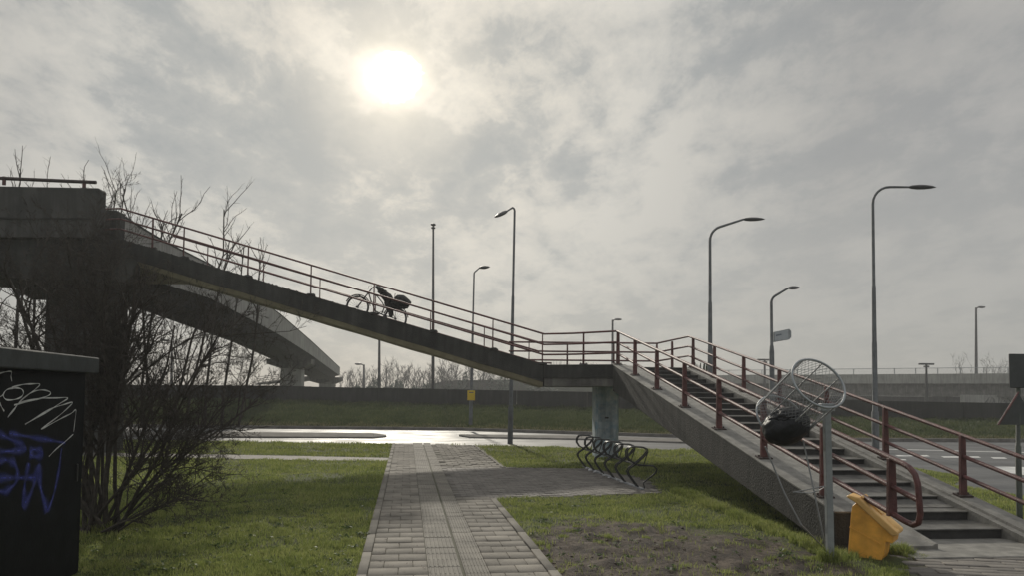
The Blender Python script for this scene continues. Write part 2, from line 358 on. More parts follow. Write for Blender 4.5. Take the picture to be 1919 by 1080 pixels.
def zground(x, y):
    yf = yfar(x)+.25; yw = ywall(x)-.3
    t = np.clip((y-yf)/(yw-yf), 0, 1); z = zwb(x)*(t**.9)
    z = np.where(y > ywall(x)+1, .2, z)
    near = (y < yf)
    soft = ~(hardmask(x, y) | inroad(x, y)); 
    # slowly rising lawns away from the paving
    n = (fnoise(x, y, .9, 3)-.47)*.05+(fnoise(x, y, 5, 5, 3)-.43)*.035
    d = dirtmask(x, y); n = n+d*(fnoise(x, y, 3.6, 8, 5)-.55)*.15
    z = z+np.where(near & soft & (y < 27), n+.0, -.035*(near))
    z = z+np.where(~near, (fnoise(x, y, .5, 4)-.45)*.18*np.minimum(1, t*4), 0)
    return z

# ground sheet
def grid(xs, ys):
    X, Y = np.meshgrid(xs, ys); return X, Y
xs = np.unique(np.concatenate([np.array([-3000, -1500, -700, -350, -180, -110]), np.arange(-80, -16, 1.6), np.arange(-16, -8, .5), np.arange(-8, 9, .09), np.arange(9, 24, .5), np.arange(24, 80, 1.6), np.array([110, 180, 350, 700, 1500, 3000])]))
ys = np.unique(np.concatenate([np.array([-200, -60, -20, -6, 0, 3]), np.arange(5, 15, .09), np.arange(15, 28, .2), np.arange(28, 50, .5), np.array([52, 56, 62, 70, 80, 95, 120, 160, 240, 400, 800, 1600, 3200])]))
Xg, Yg = grid(xs, ys); Zg = zground(Xg, Yg)
nx = len(xs); ny = len(ys)
idx = np.arange(nx*ny).reshape(ny, nx)
q = np.stack([idx[:-1, :-1], idx[:-1, 1:], idx[1:, 1:], idx[1:, :-1]], -1).reshape(-1, 4)
go = npmesh('ground', np.stack([Xg, Yg, Zg], -1).reshape(-1, 3), q, 'ground', smooth=True); tag(go, kind='structure')
da = go.data.attributes.new('dirt', 'FLOAT', 'POINT'); da.data.foreach_set('value', dirtmask(Xg, Yg).astype(np.float32).ravel())

def sheet(name, poly, z, m, kind='structure'):
    o = MB().add([V(p[0], p[1], z) for p in poly], [tuple(range(len(poly)))]).build(name, m); 
    bm = bmesh.new(); bm.from_mesh(o.data); bmesh.ops.triangulate(bm, faces=bm.faces)
    for f in bm.faces:
        if f.normal.z < 0: f.normal_flip()
    bm.to_mesh(o.data); bm.free()
    if kind: tag(o, kind=kind)
    return o
sheet('road', rpoly, .0, 'road')
sheet('bike_path', bikepath, .004, 'brick')
# ------------------------------------------------------------ paving
def tiles(name, m, region, frame, w, h, gap=.006, off=.5, edge=(0, 0, 0, 0), z=.012, jit=.0022, tilt=.005, rot=0.0, chamf=.002, clamp=False):
    O, A, B = frame
    us = [(p-O).dot(A) for p in region]; vs_ = [(p-O).dot(B) for p in region]
    co_ = []; fc = []; R = np.array([[p.x, p.y] for p in region])
    r = random.Random(5)
    v = math.floor(min(vs_)/h)*h; row = int(round(v/h))
    while v < max(vs_):
        u = math.floor(min(us)/w+1e-4)*w+(off*w if row % 2 else 0)-w
        W0 = w
        while u < max(us)+W0:
            ua, ub = u, u+W0
            if clamp: ua = max(ua, min(us)); ub = min(ub, max(us))
            if ub-ua < .03: u += W0; continue
            w = ub-ua; c = O+A*((ua+ub)/2)+B*(v+h/2)
            if inpoly(np.array([c.x]), np.array([c.y]), region)[0]:
                zb = z+r.gauss(0, jit); ta = r.gauss(0, tilt); tb = r.gauss(0, tilt); k = len(co_)
                for (ins, zo) in ((0, -.03), (0, -chamf), (chamf, 0)):
                    for su, sv in ((-1, -1), (1, -1), (1, 1), (-1, 1)):
                        du = su*(w/2-gap/2-ins); dv = sv*(h/2-gap/2-ins); p = c+A*du+B*dv
                        co_.append((p.x, p.y, zb+zo+du*ta+dv*tb))
                for a in (0, 4):
                    for i in range(4): fc.append((k+a+i, k+a+(i+1) % 4, k+a+4+(i+1) % 4, k+a+4+i))
                fc.append((k+8, k+9, k+10, k+11))
            w = W0; u += w
        w = W0
        v += h; row += 1
    o = npmesh(name, np.array(co_), np.array(fc), m); tag(o, kind='structure'); return o
VN = -8.7
def rect(u0, u1, v0, v1): return [W2(u0, v0), W2(u1, v0), W2(u1, v1), W2(u0, v1)]
sheet('path_bedding', rect(UL, UR, VN, VEND), -.004, 'joint')
sheet('plaza_bedding', [p+V(0, 0, 0) for p in plaza], -.008, 'joint')
KW = .10
def frameat(u, v): return (W2(u, v), PU, PV)
tiles('path_edging', 'kerb', rect(UL, UL+KW, VN, VEND), frameat(UL, 0), KW, 1.0, off=0, z=.022, gap=.008)
tiles('path_edging', 'kerb', rect(UR-KW, UR, VN, VJ+.1), frameat(UR-KW, 0), KW, 1.0, off=0, z=.022, gap=.008)
wl = (0-(UL+KW))/2
tiles('footpath', 'tile', rect(UL+KW, 0, VN, VEND), frameat(UL+KW, 0), wl, .305, z=.010, gap=.007, clamp=True)
wr = (UR-KW-UT)/2
tiles('footpath', 'tile', rect(UT, UR-KW, VN, VJ), frameat(UT, 0), wr, .305, z=.010, gap=.007, clamp=True)
# part tiles that close the running bond at both sides of the left strip
# tactile strip: two columns of ribbed tiles
UM = uvp(G(870, 1080))[0]
mb = MB(); r = random.Random(3)
for (ua, ub) in ((0.004, UM-.016), (UM+.016, UT-.004)):
    v = VN
    while v < VEND:
        zb = .011+r.gauss(0, .0015); g = .008
        q0 = [W2(ua, v+g/2, -.01), W2(ub, v+g/2, -.01), W2(ub, v+.3-g/2, -.01), W2(ua, v+.3-g/2, -.01)]
        top = [p+V(0, 0, zb+.01) for p in q0]; base = len(mb.v)
        nr = 7; wd = (ub-ua)/nr
        mb.hexa(q0, top)
        for i in range(nr):
            a = ua+wd*(i+.28); b = ua+wd*(i+.72)
            a2 = a+.004; b2 = b-.004
            mb.hexa([W2(a, v+.012, zb), W2(b, v+.012, zb), W2(b, v+.288, zb), W2(a, v+.288, zb)], [W2(a2, v+.018, zb+.006), W2(b2, v+.018, zb+.006), W2(b2, v+.282, zb+.006), W2(a2, v+.282, zb+.006)])
        v += .3
o = mb.build('tactile_paving', 'rib'); tag(o, kind='structure')
# plaza bricks (right of the tactile strip, beyond the junction)
VM = uvp(G(945, 878))[1]
pz2 = [W2(UT, VM), G(945, 878), G(888, 836), W2(UT, VEND)]
tiles('footpath', 'tile', pz2, frameat(UT, 0), .30, .30, z=.010, gap=.022, jit=.004, tilt=.015)
pz = [W2(UT, VJ+.02)]+[G(925, 937), G(1240, 926), G(1214, 905), G(1180, 893), G(1098, 880), G(945, 878)]+[W2(UT, VM)]
tiles('plaza_paving', 'brick', pz, frameat(UT, 0), .21, .105, z=.012, gap=.012, jit=.003, tilt=.012)
sheet('stair_bedding', stairpave, -.006, 'joint')
tiles('stair_paving', 'brick', stairpave, (V(4, 5, 0), V(.985, -.17, 0), V(.17, .985, 0)), .42, .14, z=.012, gap=.012, jit=.003, tilt=.008)
# diagonal edge stones of the upper path
def strip(name, pts, w, z0, z1, m, kind='structure', bev=.01):
    mb = MB()
    for a, b in zip(pts[:-1], pts[1:]):
        a = V(a[0], a[1], 0); b = V(b[0], b[1], 0); Ln = (b-a).length; k = max(1, int(round(Ln/1.0))); d = (b-a)/k; n = V(-d.y, d.x, 0).normalized()*w/2
        for i in range(k):
            p = a+d*i+d.normalized()*.004; q_ = a+d*(i+1)-d.normalized()*.004
            mb.hexa([p-n+V(0, 0, z0), q_-n+V(0, 0, z0), q_+n+V(0, 0, z0), p+n+V(0, 0, z0)], [p-n+V(0, 0, z1), q_-n+V(0, 0, z1), q_+n+V(0, 0, z1), p+n+V(0, 0, z1)])
    o = mb.build(name, m, bevel=bev)
    if kind: tag(o, kind=kind)
    return o
strip('plaza_edging', [G(945, 878), G(890, 836)], .1, -.05, .02, 'kerb')
strip('road_edging', [G(-300, 820.5), G(200, 826.5), G(738, 833.8)], .12, -.05, .012, 'kerb')
strip('road_edging', [G(888, 836.5), G(1300, 846)], .12, -.05, .012, 'kerb')
strip('verge_kerb', [(p[0], p[1]+.08) for p in rf], .16, -.05, .13, 'stonekerb')
# median islands of the road: raised kerbed strips
def island(pxs, label):
    near = [G(x, y) for x, y, _ in pxs]; farp = [G(x, y2, .06) for x, _, y2 in pxs]
    mb = MB()
    n = len(pxs)
    for i in range(n-1):
        a, b = near[i], near[i+1]; c, d = V(farp[i+1].x, farp[i+1].y, 0), V(farp[i].x, farp[i].y, 0)
        mb.hexa([V(a.x, a.y, -.05), V(b.x, b.y, -.05), V(c.x, c.y, -.05), V(d.x, d.y, -.05)], [V(a.x, a.y+.02, .06), V(b.x, b.y+.02, .06), V(c.x, c.y, .06), V(d.x, d.y, .06)])
    o = mb.build('traffic_island', 'stonekerb', bevel=.02); tag(o, kind='structure')
island([(-300, 815, 805), (200, 820, 809.5), (440, 822, 810.5), (700, 823, 812.5), (724, 821, 816)], '')
island([(860, 819, 815), (880, 822.5, 815), (1090, 826, 817.5), (1300, 833, 824), (1500, 840, 830)], '')
# markings on the road
mb = MB()
def quadmark(pts, z=.004):
    p = [G(x, y) for x, y in pts]; mb.add([V(a.x, a.y, z) for a in p], [(0, 1, 2, 3)])
for x0, x1, y in ((1683, 1743, 855.3), (1769, 1839, 857.6), (1862, 1888, 859.5)):
    quadmark([(x0, y+1.4), (x1, y+1.6), (x1-6, y-.9), (x0-6, y-1.1)])
quadmark([(1686, 863.8), (1699, 864), (1697, 862), (1685, 862)])
quadmark([(1600, 842), (1960, 851), (1960, 850), (1600, 841.2)])
quadmark([(1877, 886), (1990, 901), (1990, 878), (1857, 875.5)])
o = mb.build('road_marking', 'roadline')
for f in o.data.polygons: pass
tag(o, kind='structure')
# muddy wall behind the verge
mb = MB(); zt = []
for i in range(len(wallpts)-1):
    a, b = wallpts[i], wallpts[i+1]; k = max(1, int((b-a).length/4.0))
    for j in range(k):
        p = a.lerp(b, j/k); q_ = a.lerp(b, (j+1)/k); d = (q_-p).normalized()*.012; n = V(0, .12, 0)
        dz = random.uniform(-.012, .012)
        mb.hexa([V(p.x+d.x, p.y, -.3)-n, V(q_.x-d.x, q_.y, -.3)-n, V(q_.x-d.x, q_.y, -.3)+n, V(p.x+d.x, p.y, -.3)+n], [p-n+V(d.x, 0, dz), q_-n+V(-d.x, 0, dz), q_+n+V(-d.x, 0, dz), p+n+V(d.x, 0, dz)])
wl_o = mb.build('concrete_wall', 'wall'); tag(wl_o, 'long low dark concrete wall along the top of the grass bank', 'wall')

# ------------------------------------------------------------ grass
def blades(name, m, n, Y0, Y1, hgt, wid, keep, power=1.0, xk=.74, hvar=.5):
    Y = Y0*(Y1/Y0)**rng.random(n); X = (rng.random(n)*2-1)*Y*xk
    k = keep(X, Y); X = X[k]; Y = Y[k]; n = len(X)
    z = zground(X, Y)-.008
    cl_ = fnoise(X, Y, 2.6, 21, 4); sc = np.clip(.1+2.0*cl_, .35, 2.2)*(1-hvar/2+hvar*rng.random(n))
    h = hgt*sc*np.maximum(1, (Y/14)**.5); w = wid*np.maximum(1, Y/7)*(.7+.6*rng.random(n))
    a = rng.random(n)*2*math.pi; lean = .75*rng.random(n)*h; la = rng.random(n)*2*math.pi
    dx = np.cos(a)*w/2; dy = np.sin(a)*w/2
    lx = np.cos(la)*lean; ly = np.sin(la)*lean
    b0 = np.stack([X-dx, Y-dy, z], 1); b1 = np.stack([X+dx, Y+dy, z], 1)
    m0 = np.stack([X-dx*.8+lx*.35, Y-dy*.8+ly*.35, z+h*.55], 1); m1 = np.stack([X+dx*.8+lx*.35, Y+dy*.8+ly*.35, z+h*.55], 1)
    t = np.stack([X+lx, Y+ly, z+h*.95], 1)
    co_ = np.stack([b0, b1, m1, m0, t], 1).reshape(-1, 3); i = np.arange(n)[:, None]*5
    tri = np.concatenate([i+np.array([[0, 1, 2]]), i+np.array([[0, 2, 3]]), i+np.array([[3, 2, 4]])], 0)
    o = npmesh(name, co_, tri, m); return o
def lawn_keep(x, y):
    k = ~hardmask(x, y) & ~inroad(x, y) & (y < yfar(x))
    d = dirtmask(x, y)+ (fnoise(x, y, 4, 31)-.47)*1.1
    k &= (rng.random(len(x)) > np.clip((d-.26)*2.8, 0, .965))
    # bare trodden rim beside the paving
    patch = fnoise(x, y, 1.6, 33); k &= (rng.random(len(x)) < np.clip(.45+(patch-.3)*2.6, .25, 1))
    k &= ~((x > 3.8-.105*(y-8.6)+.0) & (x < 6.4-.105*(y-8.6)) & (y > 7.7) & (y < 10))
    return k
LN = 560000
g1 = blades('lawn_grass', 'blade', LN, 6.3, 26.5, .050, .0052, lawn_keep); tag(g1, kind='stuff')
def dry_keep(x, y): return (y > yfar(x)+.12) & (y < yfar(x)+.25+1.3*rng.random(len(x)))
M['dry'] = blade_mat('dry_grass', (.12, .11, .06), (.20, .18, .10), (.30, .26, .15))
g3 = blades('dry_verge_grass', 'dry', 300000, 29, 37, .09, .0050, dry_keep, hvar=.8); tag(g3, kind='stuff')
def bank_keep(x, y): return (y > yfar(x)+.2) & (y < ywall(x)-.1)
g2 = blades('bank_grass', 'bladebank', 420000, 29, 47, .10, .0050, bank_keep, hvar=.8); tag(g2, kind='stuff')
# rank tufts round posts and against the stair wall
def tufts(name, spots, label=None):
    X = []; Y = []; H = []
    for (cx, cy, r_, n, h) in spots:
        a = rng.random(n)*6.283; rr = r_*np.sqrt(rng.random(n)); X.append(cx+rr*np.cos(a)); Y.append(cy+rr*np.sin(a)); H.append(np.full(n, h)*(.5+.7*rng.random(n)))
    X = np.concatenate(X); Y = np.concatenate(Y); H = np.concatenate(H); n = len(X); z = zground(X, Y)-.01
    a = rng.random(n)*6.283; w = .006; la = rng.random(n)*6.283; le = H*rng.random(n)*.8
    dx = np.cos(a)*w/2; dy = np.sin(a)*w/2; lx = np.cos(la)*le; ly = np.sin(la)*le
    co_ = np.stack([np.stack([X-dx, Y-dy, z], 1), np.stack([X+dx, Y+dy, z], 1), np.stack([X+dx*.8+lx*.3, Y+dy*.8+ly*.3, z+H*.6], 1), np.stack([X-dx*.8+lx*.3, Y-dy*.8+ly*.3, z+H*.6], 1), np.stack([X+lx, Y+ly, z+H*.95], 1)], 1).reshape(-1, 3)
    i = np.arange(n)[:, None]*5; tri = np.concatenate([i+np.array([[0, 1, 2]]), i+np.array([[0, 2, 3]]), i+np.array([[3, 2, 4]])], 0)
    o = npmesh(name, co_, tri, 'blade'); tag(o, kind='stuff')
sp_ = []
pb = G(1556, 1055)
sp_.append((pb.x, pb.y+.02, .12, 500, .16))
for i in range(26):
    t = i/25; cx = 3.60-.105*(t*5.2); cy = 8.0+t*5.2; sp_.append((cx-.05+random.uniform(-.08, .02), cy, .13, 260, random.uniform(.07, .15)))
for px, py, n, h in ((1585, 1048, 350, .10), (1692, 1040, 700, .13), (1715, 1046, 350, .09), (1668, 1076, 200, .07), (190, 1000, 900, .15), (165, 985, 500, .15), (225, 990, 300, .12)):
    p = G(px, py); sp_.append((p.x, p.y, .13, n, h))
for i in range(40):
    p = G(random.uniform(1000, 1540), random.uniform(970, 1075)); sp_.append((p.x, p.y, random.uniform(.05, .14), 60, .05))
for i in range(90):
    p = G(random.uniform(180, 660), random.uniform(900, 1078)); sp_.append((p.x, p.y, random.uniform(.03, .09), 60, .07))
for i in range(60):   # ragged fringe over the paving edge
    v = random.uniform(-.2, 12); u = UL if i % 2 else UR
    if i % 2 == 0 and v > VJ: continue
    p = W2(u+(-.02 if i % 2 else .02), v); sp_.append((p.x, p.y, .05, 40, .045))
tufts('grass_tufts', sp_)
# broad-leaved weeds in the lawn
mb = MB(); rw = random.Random(12)
for i in range(420):
    if i < 260: p = G(rw.uniform(150, 690), rw.uniform(880, 1079))
    else: p = G(rw.uniform(950, 1540), rw.uniform(930, 1079))
    a_ = np.array([p.x]); b_ = np.array([p.y])
    if hardmask(a_, b_)[0] or p.y > 16: continue
    z = float(zground(a_, b_)[0]); s0 = rw.uniform(.03, .075)
    for k in range(rw.randint(4, 8)):
        a = rw.random()*6.283; d = V(math.cos(a), math.sin(a), 0); n = V(-d.y, d.x, 0); l_ = s0*rw.uniform(.7, 1.2); q = V(p.x, p.y, z+.012)
        mb.add([q, q+d*l_*.5+n*l_*.2+V(0, 0, l_*.4), q+d*l_+V(0, 0, l_*rw.uniform(.2, .5)), q+d*l_*.5-n*l_*.2+V(0, 0, l_*.4)], [(0, 1, 2, 3)])
o = mb.build('lawn_weeds', blade_mat('weed_leaf', (.04, .07, .02), (.07, .11, .03), (.11, .15, .045))); tag(o, kind='stuff')
# dead leaves and clods on the paving and lawn
mb = MB()
for i in range(330):
    px = random.uniform(690, 1040) if i < 170 else random.uniform(200, 1500); py = random.uniform(900, 1078)
    p = G(px, py); s_ = random.uniform(.008, .022); a = random.random()*6.28; A = V(math.cos(a), math.sin(a), 0); B = V(-math.sin(a), math.cos(a), 0)
    z = .022 if hardmask(np.array([p.x]), np.array([p.y]))[0] else .04
    p = V(p.x, p.y, z); mb.add([p-A*s_, p-B*s_*.5+V(0, 0, .004), p+A*s_+V(0, 0, .006), p+B*s_*.6+V(0, 0, .003)], [(0, 1, 2, 3)])
o = mb.build('leaf_litter', 'leaf'); tag(o, kind='stuff')
mb = MB()
for i in range(300):
    c, rx, ry = random.choice(dirtc); x = c.x+random.gauss(0, rx*.5); y = c.y+random.gauss(0, ry*.5)
    if hardmask(np.array([x]), np.array([y]))[0] or y > 12: continue
    z = float(zground(np.array([x]), np.array([y]))[0]); s_ = random.uniform(.006, .018); mb.blob((x, y, z+s_*.1), (s_*random.uniform(.8, 1.6), s_, s_*.6), sub=1, noise=.4, seed=i)
o = mb.build('soil_clods', mat('soil_clod', (.07, .055, .04), .95, var=.5, scale=9, bump=.4, col2=(.13, .10, .075), island=.35), smooth=True); tag(o, kind='stuff')

# ------------------------------------------------------------ staircase + landing + ramp (one footbridge ramp structure)
SA = V(-.105, .9945, 0).normalized(); SU = V(.9945, .105, 0).normalized(); SO = V(3.80, 8.6, 0)
def ST(s, u, z): return SO+SA*s+SU*u+V(0, 0, z)
znose = lambda s: .073+.2012*s
znear = lambda s: .44+.1955*s
zfar = lambda s: .125+.1990*s
NSTEP = 21; RUN = .583; RISE = .1173
s_k = lambda k: .36+RUN*(k-1); z_k = lambda k: .026+RISE*k
STOP = s_k(21)
LZ = z_k(21)
stair = thing('staircase', (SO.x, SO.y, 0), 'concrete staircase with red pipe railings rising to the landing on the right', 'staircase')
# steps: sloped riser slabs, dark faces, pale treads
for k in range(1, NSTEP+1):
    mb = MB(); s0 = s_k(k); z1 = z_k(k); u0, u1 = .98, 2.26; th = .016
    # tread slab with small nosing
    mb.hexa([ST(s0-.012, u0, z1-th), ST(s0-.012, u1, z1-th), ST(s0+RUN-.002, u1, z1-th), ST(s0+RUN-.002, u0, z1-th)], [ST(s0-.012, u0, z1), ST(s0-.012, u1, z1), ST(s0+RUN-.002, u1, z1+.004), ST(s0+RUN-.002, u0, z1+.004)])
    tr = mb.build('step', 'step', stair, bevel=.004)
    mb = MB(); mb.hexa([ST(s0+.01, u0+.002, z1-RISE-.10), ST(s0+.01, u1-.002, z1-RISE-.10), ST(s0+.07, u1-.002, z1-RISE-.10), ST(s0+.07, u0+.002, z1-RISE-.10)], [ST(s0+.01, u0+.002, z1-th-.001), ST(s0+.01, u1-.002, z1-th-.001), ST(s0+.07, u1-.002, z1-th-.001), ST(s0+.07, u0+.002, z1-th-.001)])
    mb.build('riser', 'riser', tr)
# stringers as cross-section lofts along s
def loft(mb, sec, ss):       # sec(s) -> list of (u,z); ss list
    n = len(sec(ss[0])); vs_ = []
    for s in ss: vs_ += [ST(s, u, z) for u, z in sec(s)]
    fs = [tuple(range(n)), tuple(range((len(ss)-1)*n, len(ss)*n))[::-1]]
    for i in range(len(ss)-1):
        for j in range(n): fs.append((i*n+j, i*n+(j+1) % n, (i+1)*n+(j+1) % n, (i+1)*n+j))
    mb.add(vs_, fs)
def zbot(s, dep): return max(-.05, znear(s)-dep)
sdep = lambda s: .46+.019*max(s, 0)
def near_outer(s): 
    t = znear(s); b = max(-.08, t-sdep(s)); return [(-.15, b), (-.15, t), (.20, t), (.20, b)]
def near_gut(s):
    t = max(znose(s)+.035, -.03); b = max(-.08, znear(s)-sdep(s)+.03)
    b = min(b, t-.05)
    return [(.202, b), (.202, t+.05), (.40, t+.05), (.44, t), (.93, t), (.96, t+.02), (.996, t+.02), (.996, b)]
def far_sec(s):
    t = zfar(s); b = max(-.08, znear(s)-.60); b = min(b, t-.06); g = znose(s)
    g = min(g+.03, t)
    return [(2.245, b), (2.245, g), (2.33, g), (2.34, g-.02), (2.36, g-.02), (2.37, t), (2.66, t), (2.66, b)]
SE = 12.35
ssn = [-.62, 0, .8, 1.6, 3, 5, 7, 9, 11, STOP-.05]
mb = MB(); loft(mb, near_outer, [-.08, .4, 1.2, 1.9, 3, 5, 7, 9, 10.39]); mb.build('stringer', 'conc_side_shade', stair, bevel=.012)
mb = MB(); loft(mb, lambda s: [(-.153, znear(s)-.012), (-.153, znear(s)+.006), (.2005, znear(s)+.006), (.2005, znear(s)-.012)], [-.083, 1.9, 5, 8, 10.39]); mb.build('coping', 'conc_top', stair)  # added strip, its pale colour paints sky and sun onto the curb top
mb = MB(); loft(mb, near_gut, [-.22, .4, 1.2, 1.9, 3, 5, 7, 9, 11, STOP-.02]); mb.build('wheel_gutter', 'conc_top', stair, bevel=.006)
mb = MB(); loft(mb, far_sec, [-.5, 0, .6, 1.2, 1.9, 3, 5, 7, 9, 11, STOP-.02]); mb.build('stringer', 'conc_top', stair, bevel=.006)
# soffit slab under the steps
mb = MB(); loft(mb, lambda s: [(.9, znear(s)-sdep(s)+.03), (.9, znear(s)-sdep(s)+.08), (2.3, znear(s)-sdep(s)+.08), (2.3, znear(s)-sdep(s)+.03)], [1.2, 6, 9, STOP]); mb.build('waist_slab', 'conc', stair)
# foot slab
mb = MB(); mb.hexa([ST(-.62, .45, -.05), ST(-.62, 4.2, -.05), ST(.36, 4.2, -.05), ST(.36, .45, -.05)], [ST(-.62, .45, .024), ST(-.62, 4.2, .024), ST(.36, 4.2, .024), ST(.36, .45, .024)]); mb.build('foot_slab', 'conc_top', stair, bevel=.01)
def post(parent, base, top, w=.07, d=.05, ax=None, mname='red', plate=True, slope=None):
    mb = MB(); a = ax or (V(1, 0, 0), V(0, 1, 0)); H = top-base
    def rc(p, k): return [p+a[0]*x*w/2*k+a[1]*y*d/2 for x, y in ((-1, -1), (1, -1), (1, 1), (-1, 1))]
    mb.hexa(rc(base, 1.15), rc(top, .85)); o = mb.build('post', mname, parent, bevel=.006)
    if plate:
        m2 = MB(); sl_ = slope or V(0, 1, 0)
        m2.box(base+V(0, 0, .012), (.20, .15, .024), (a[0], sl_.normalized(), a[0].cross(sl_.normalized())))
        for x in (-1, 1): m2.tube([base+a[0]*x*.075+V(0, 0, .02), base+a[0]*x*.075+V(0, 0, .05)], .012, 6)
        m2.build('base_plate', 'boltm', o)
    return o
def railing(name, parent, tops, rails, r=.027, mname='red', label=None):
    mb = MB()
    for offs in rails: mb.tube([p-V(0, 0, offs) if not isinstance(offs, list) else p for p in tops], r, 8)
    o = mb.build(name, mname, parent, smooth=True)
    if label: o['label'] = label
    return o
# near stair railing
HP = .84
def nearpt(s, h): return ST(s, 0, znear(s)+h)
s_posts = []
for px in (1158, 1190, 1231, 1283, 1347.5, 1431.5, 1544, 1672):
    # parameter s where the post line projects to px
    lo, hi = -2.0, 13.0
    for _ in range(40):
        m_ = (lo+hi)/2; p = nearpt(m_, 0); v = np.array(p)-CP; xx = 959.5+FPX*(v@Rv)/(v@Fv)
        if xx > px: lo = m_
        else: hi = m_
    s_posts.append((lo+hi)/2)
mb = MB()
sT = s_posts[0]; sB = s_posts[-1]-.42
slv = (nearpt(1, 0)-nearpt(0, 0)).normalized()
# closed end loop: top rail bends down to bottom rail
top0 = nearpt(sB, HP); low0 = nearpt(sB, HP*.33)
cpts = [nearpt(sT+.12, HP), nearpt(sB+.22, HP), nearpt(sB+.12, HP-.01), nearpt(sB+.04, HP-.05), nearpt(sB+.0, HP-.13), nearpt(sB-.03, HP*.33+.15), nearpt(sB+.0, HP*.33+.06), nearpt(sB+.08, HP*.33+.01), nearpt(sB+.2, HP*.33), nearpt(sT+.12, HP*.33)]
mb.tube(cpts, .029, 10)
mb.tube([nearpt(sB+.0, HP*.66), nearpt(sT+.12, HP*.66)], .027, 10)
nr = mb.build('railing', 'red', stair, smooth=True); nr['label'] = 'near red railing of the stairs with rounded loop at its foot'
for i, s in enumerate(s_posts):
    b = nearpt(s, 0) if i < 7 else nearpt(s, HP*.30)
    post(nr, b, nearpt(s, HP-.0), w=.085, d=.05, ax=(SU, SA), slope=slv, plate=(i < 7))
# far stair railing with kinked top return to the landing
HF = .82
def farpt(s, h): return ST(s, 2.50, zfar(s)+h)
fs_posts = []
for px in (1805, 1660, 1549.5, 1461, 1394, 1339, 1299):
    lo, hi = -2.0, 16.0
    for _ in range(40):
        m_ = (lo+hi)/2; p = farpt(m_, 0); v = np.array(p)-CP; xx = 959.5+FPX*(v@Rv)/(v@Fv)
        if xx > px: lo = m_
        else: hi = m_
    fs_posts.append((lo+hi)/2)
apexs = fs_posts[-1]+.35
cor = P(1231, 644.5, 22.95); cor = V(cor.x, cor.y, 0)
mb = MB()
for fr in (1.0, .66, .33):
    mb.tube([farpt(-1.2, HF*fr), farpt(apexs, HF*fr), V(cor.x, cor.y, LZ+HF*fr), P(1100, 642.5, 23.0)*1.0 if False else V(-.1, 23.05, LZ+HF*fr)], .027, 10)
fr_ = mb.build('railing', 'red', stair, smooth=True); fr_['label'] = 'far red railing of the stairs running on round the landing'
sl2 = (farpt(1, 0)-farpt(0, 0)).normalized()
for s in fs_posts: post(fr_, farpt(s, 0), farpt(s, HF), w=.085, ax=(SU, SA), slope=sl2)
post(fr_, farpt(-1.1, -.05), farpt(-1.1, HF), w=.085, ax=(SU, SA), slope=sl2)
ap = farpt(apexs, 0); mid_ = V((ap.x+cor.x)/2, (ap.y+cor.y)/2, LZ)
post(fr_, mid_, mid_+V(0, 0, HF), w=.07); post(fr_, V(cor.x, cor.y, LZ), V(cor.x, cor.y, LZ+HF), w=.06)
for px in (1063, 1150): q_ = P(px, 680, 23.05); post(fr_, V(q_.x, 23.03, LZ-.02), V(q_.x, 23.03, LZ+HF), w=.05)

# landing + ramp
ramp_t = thing('footbridge_ramp', (1.5, 20.5, 0), 'dark sloping concrete ramp with red railings climbing to the left', 'ramp')
A0 = P(1153, 686, 18.95); A1 = P(1018, 684, 19.65); A2 = P(232, 450, 19.65); A3 = P(180, 447, 19.65)
Ln = ST(STOP+.022, -.15, 0); Lr = ST(STOP+.022, 2.66, 0)
zL = LZ-.002
B1 = V(A1.x-.1, 23.15, zL); Wd = 3.45
# landing slab
mb = MB()
Lc = ST(10.40, -.15, 0); Ld = ST(10.40, .199, 0); Le = ST(STOP+.022, .199, 0)
outl = [V(Lc.x, Lc.y, zL), V(Ld.x, Ld.y, zL), V(Le.x, Le.y, zL), V(Lr.x, Lr.y, zL), V(cor.x+.12, 23.15, zL), B1, V(A1.x, A1.y, zL)]
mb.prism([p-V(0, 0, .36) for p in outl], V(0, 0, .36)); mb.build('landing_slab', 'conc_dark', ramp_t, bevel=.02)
mb = MB(); c_ = sum(outl, V(0, 0, 0))/len(outl)
mb.prism([c_+(p-c_)*.985-V(0, 0, .56) for p in outl], V(0, 0, .20)); mb.build('landing_underside', 'conc', ramp_t)
# ramp slab: deck edge polyline near and far
def rampz(x): return A1.z+(A2.z-A1.z)*(x-A1.x)/(A2.x-A1.x)
mb = MB(); N_ = 14; rowsn = []
FD = .46
def yfr(x): return A1.y+Wd+.9*min(1, max(0, (A1.x-x)/(A1.x-A2.x)))
def rsec(x, zt):
    e = yfr(x)
    return [V(x, A1.y, zt-FD), V(x, A1.y-.0, zt), V(x, A1.y+.16, zt+.0), V(x, A1.y+.17, zt-.10), V(x, e-.17, zt-.10), V(x, e-.16, zt), V(x, e, zt), V(x, e, zt-FD)]
pts = []
for i in range(N_+1):
    x = A1.x-.005+(A2.x-A1.x)*i/N_; pts.append(rsec(x, rampz(x)+.008*math.sin(i*2.1)*(0 < i < N_)))
pts.append(rsec(A2.x-1.4, A2.z))
def loftpts(mb, P_):
    n = len(P_[0]); vs_ = [p for r_ in P_ for p in r_]; fs = [tuple(range(n)), tuple(range((len(P_)-1)*n, len(P_)*n))[::-1]]
    for i in range(len(P_)-1):
        for j in range(n): fs.append((i*n+j, i*n+(j+1) % n, (i+1)*n+(j+1) % n, (i+1)*n+j))
    mb.add(vs_, fs)
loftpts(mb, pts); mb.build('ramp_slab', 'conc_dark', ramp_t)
mb = MB()
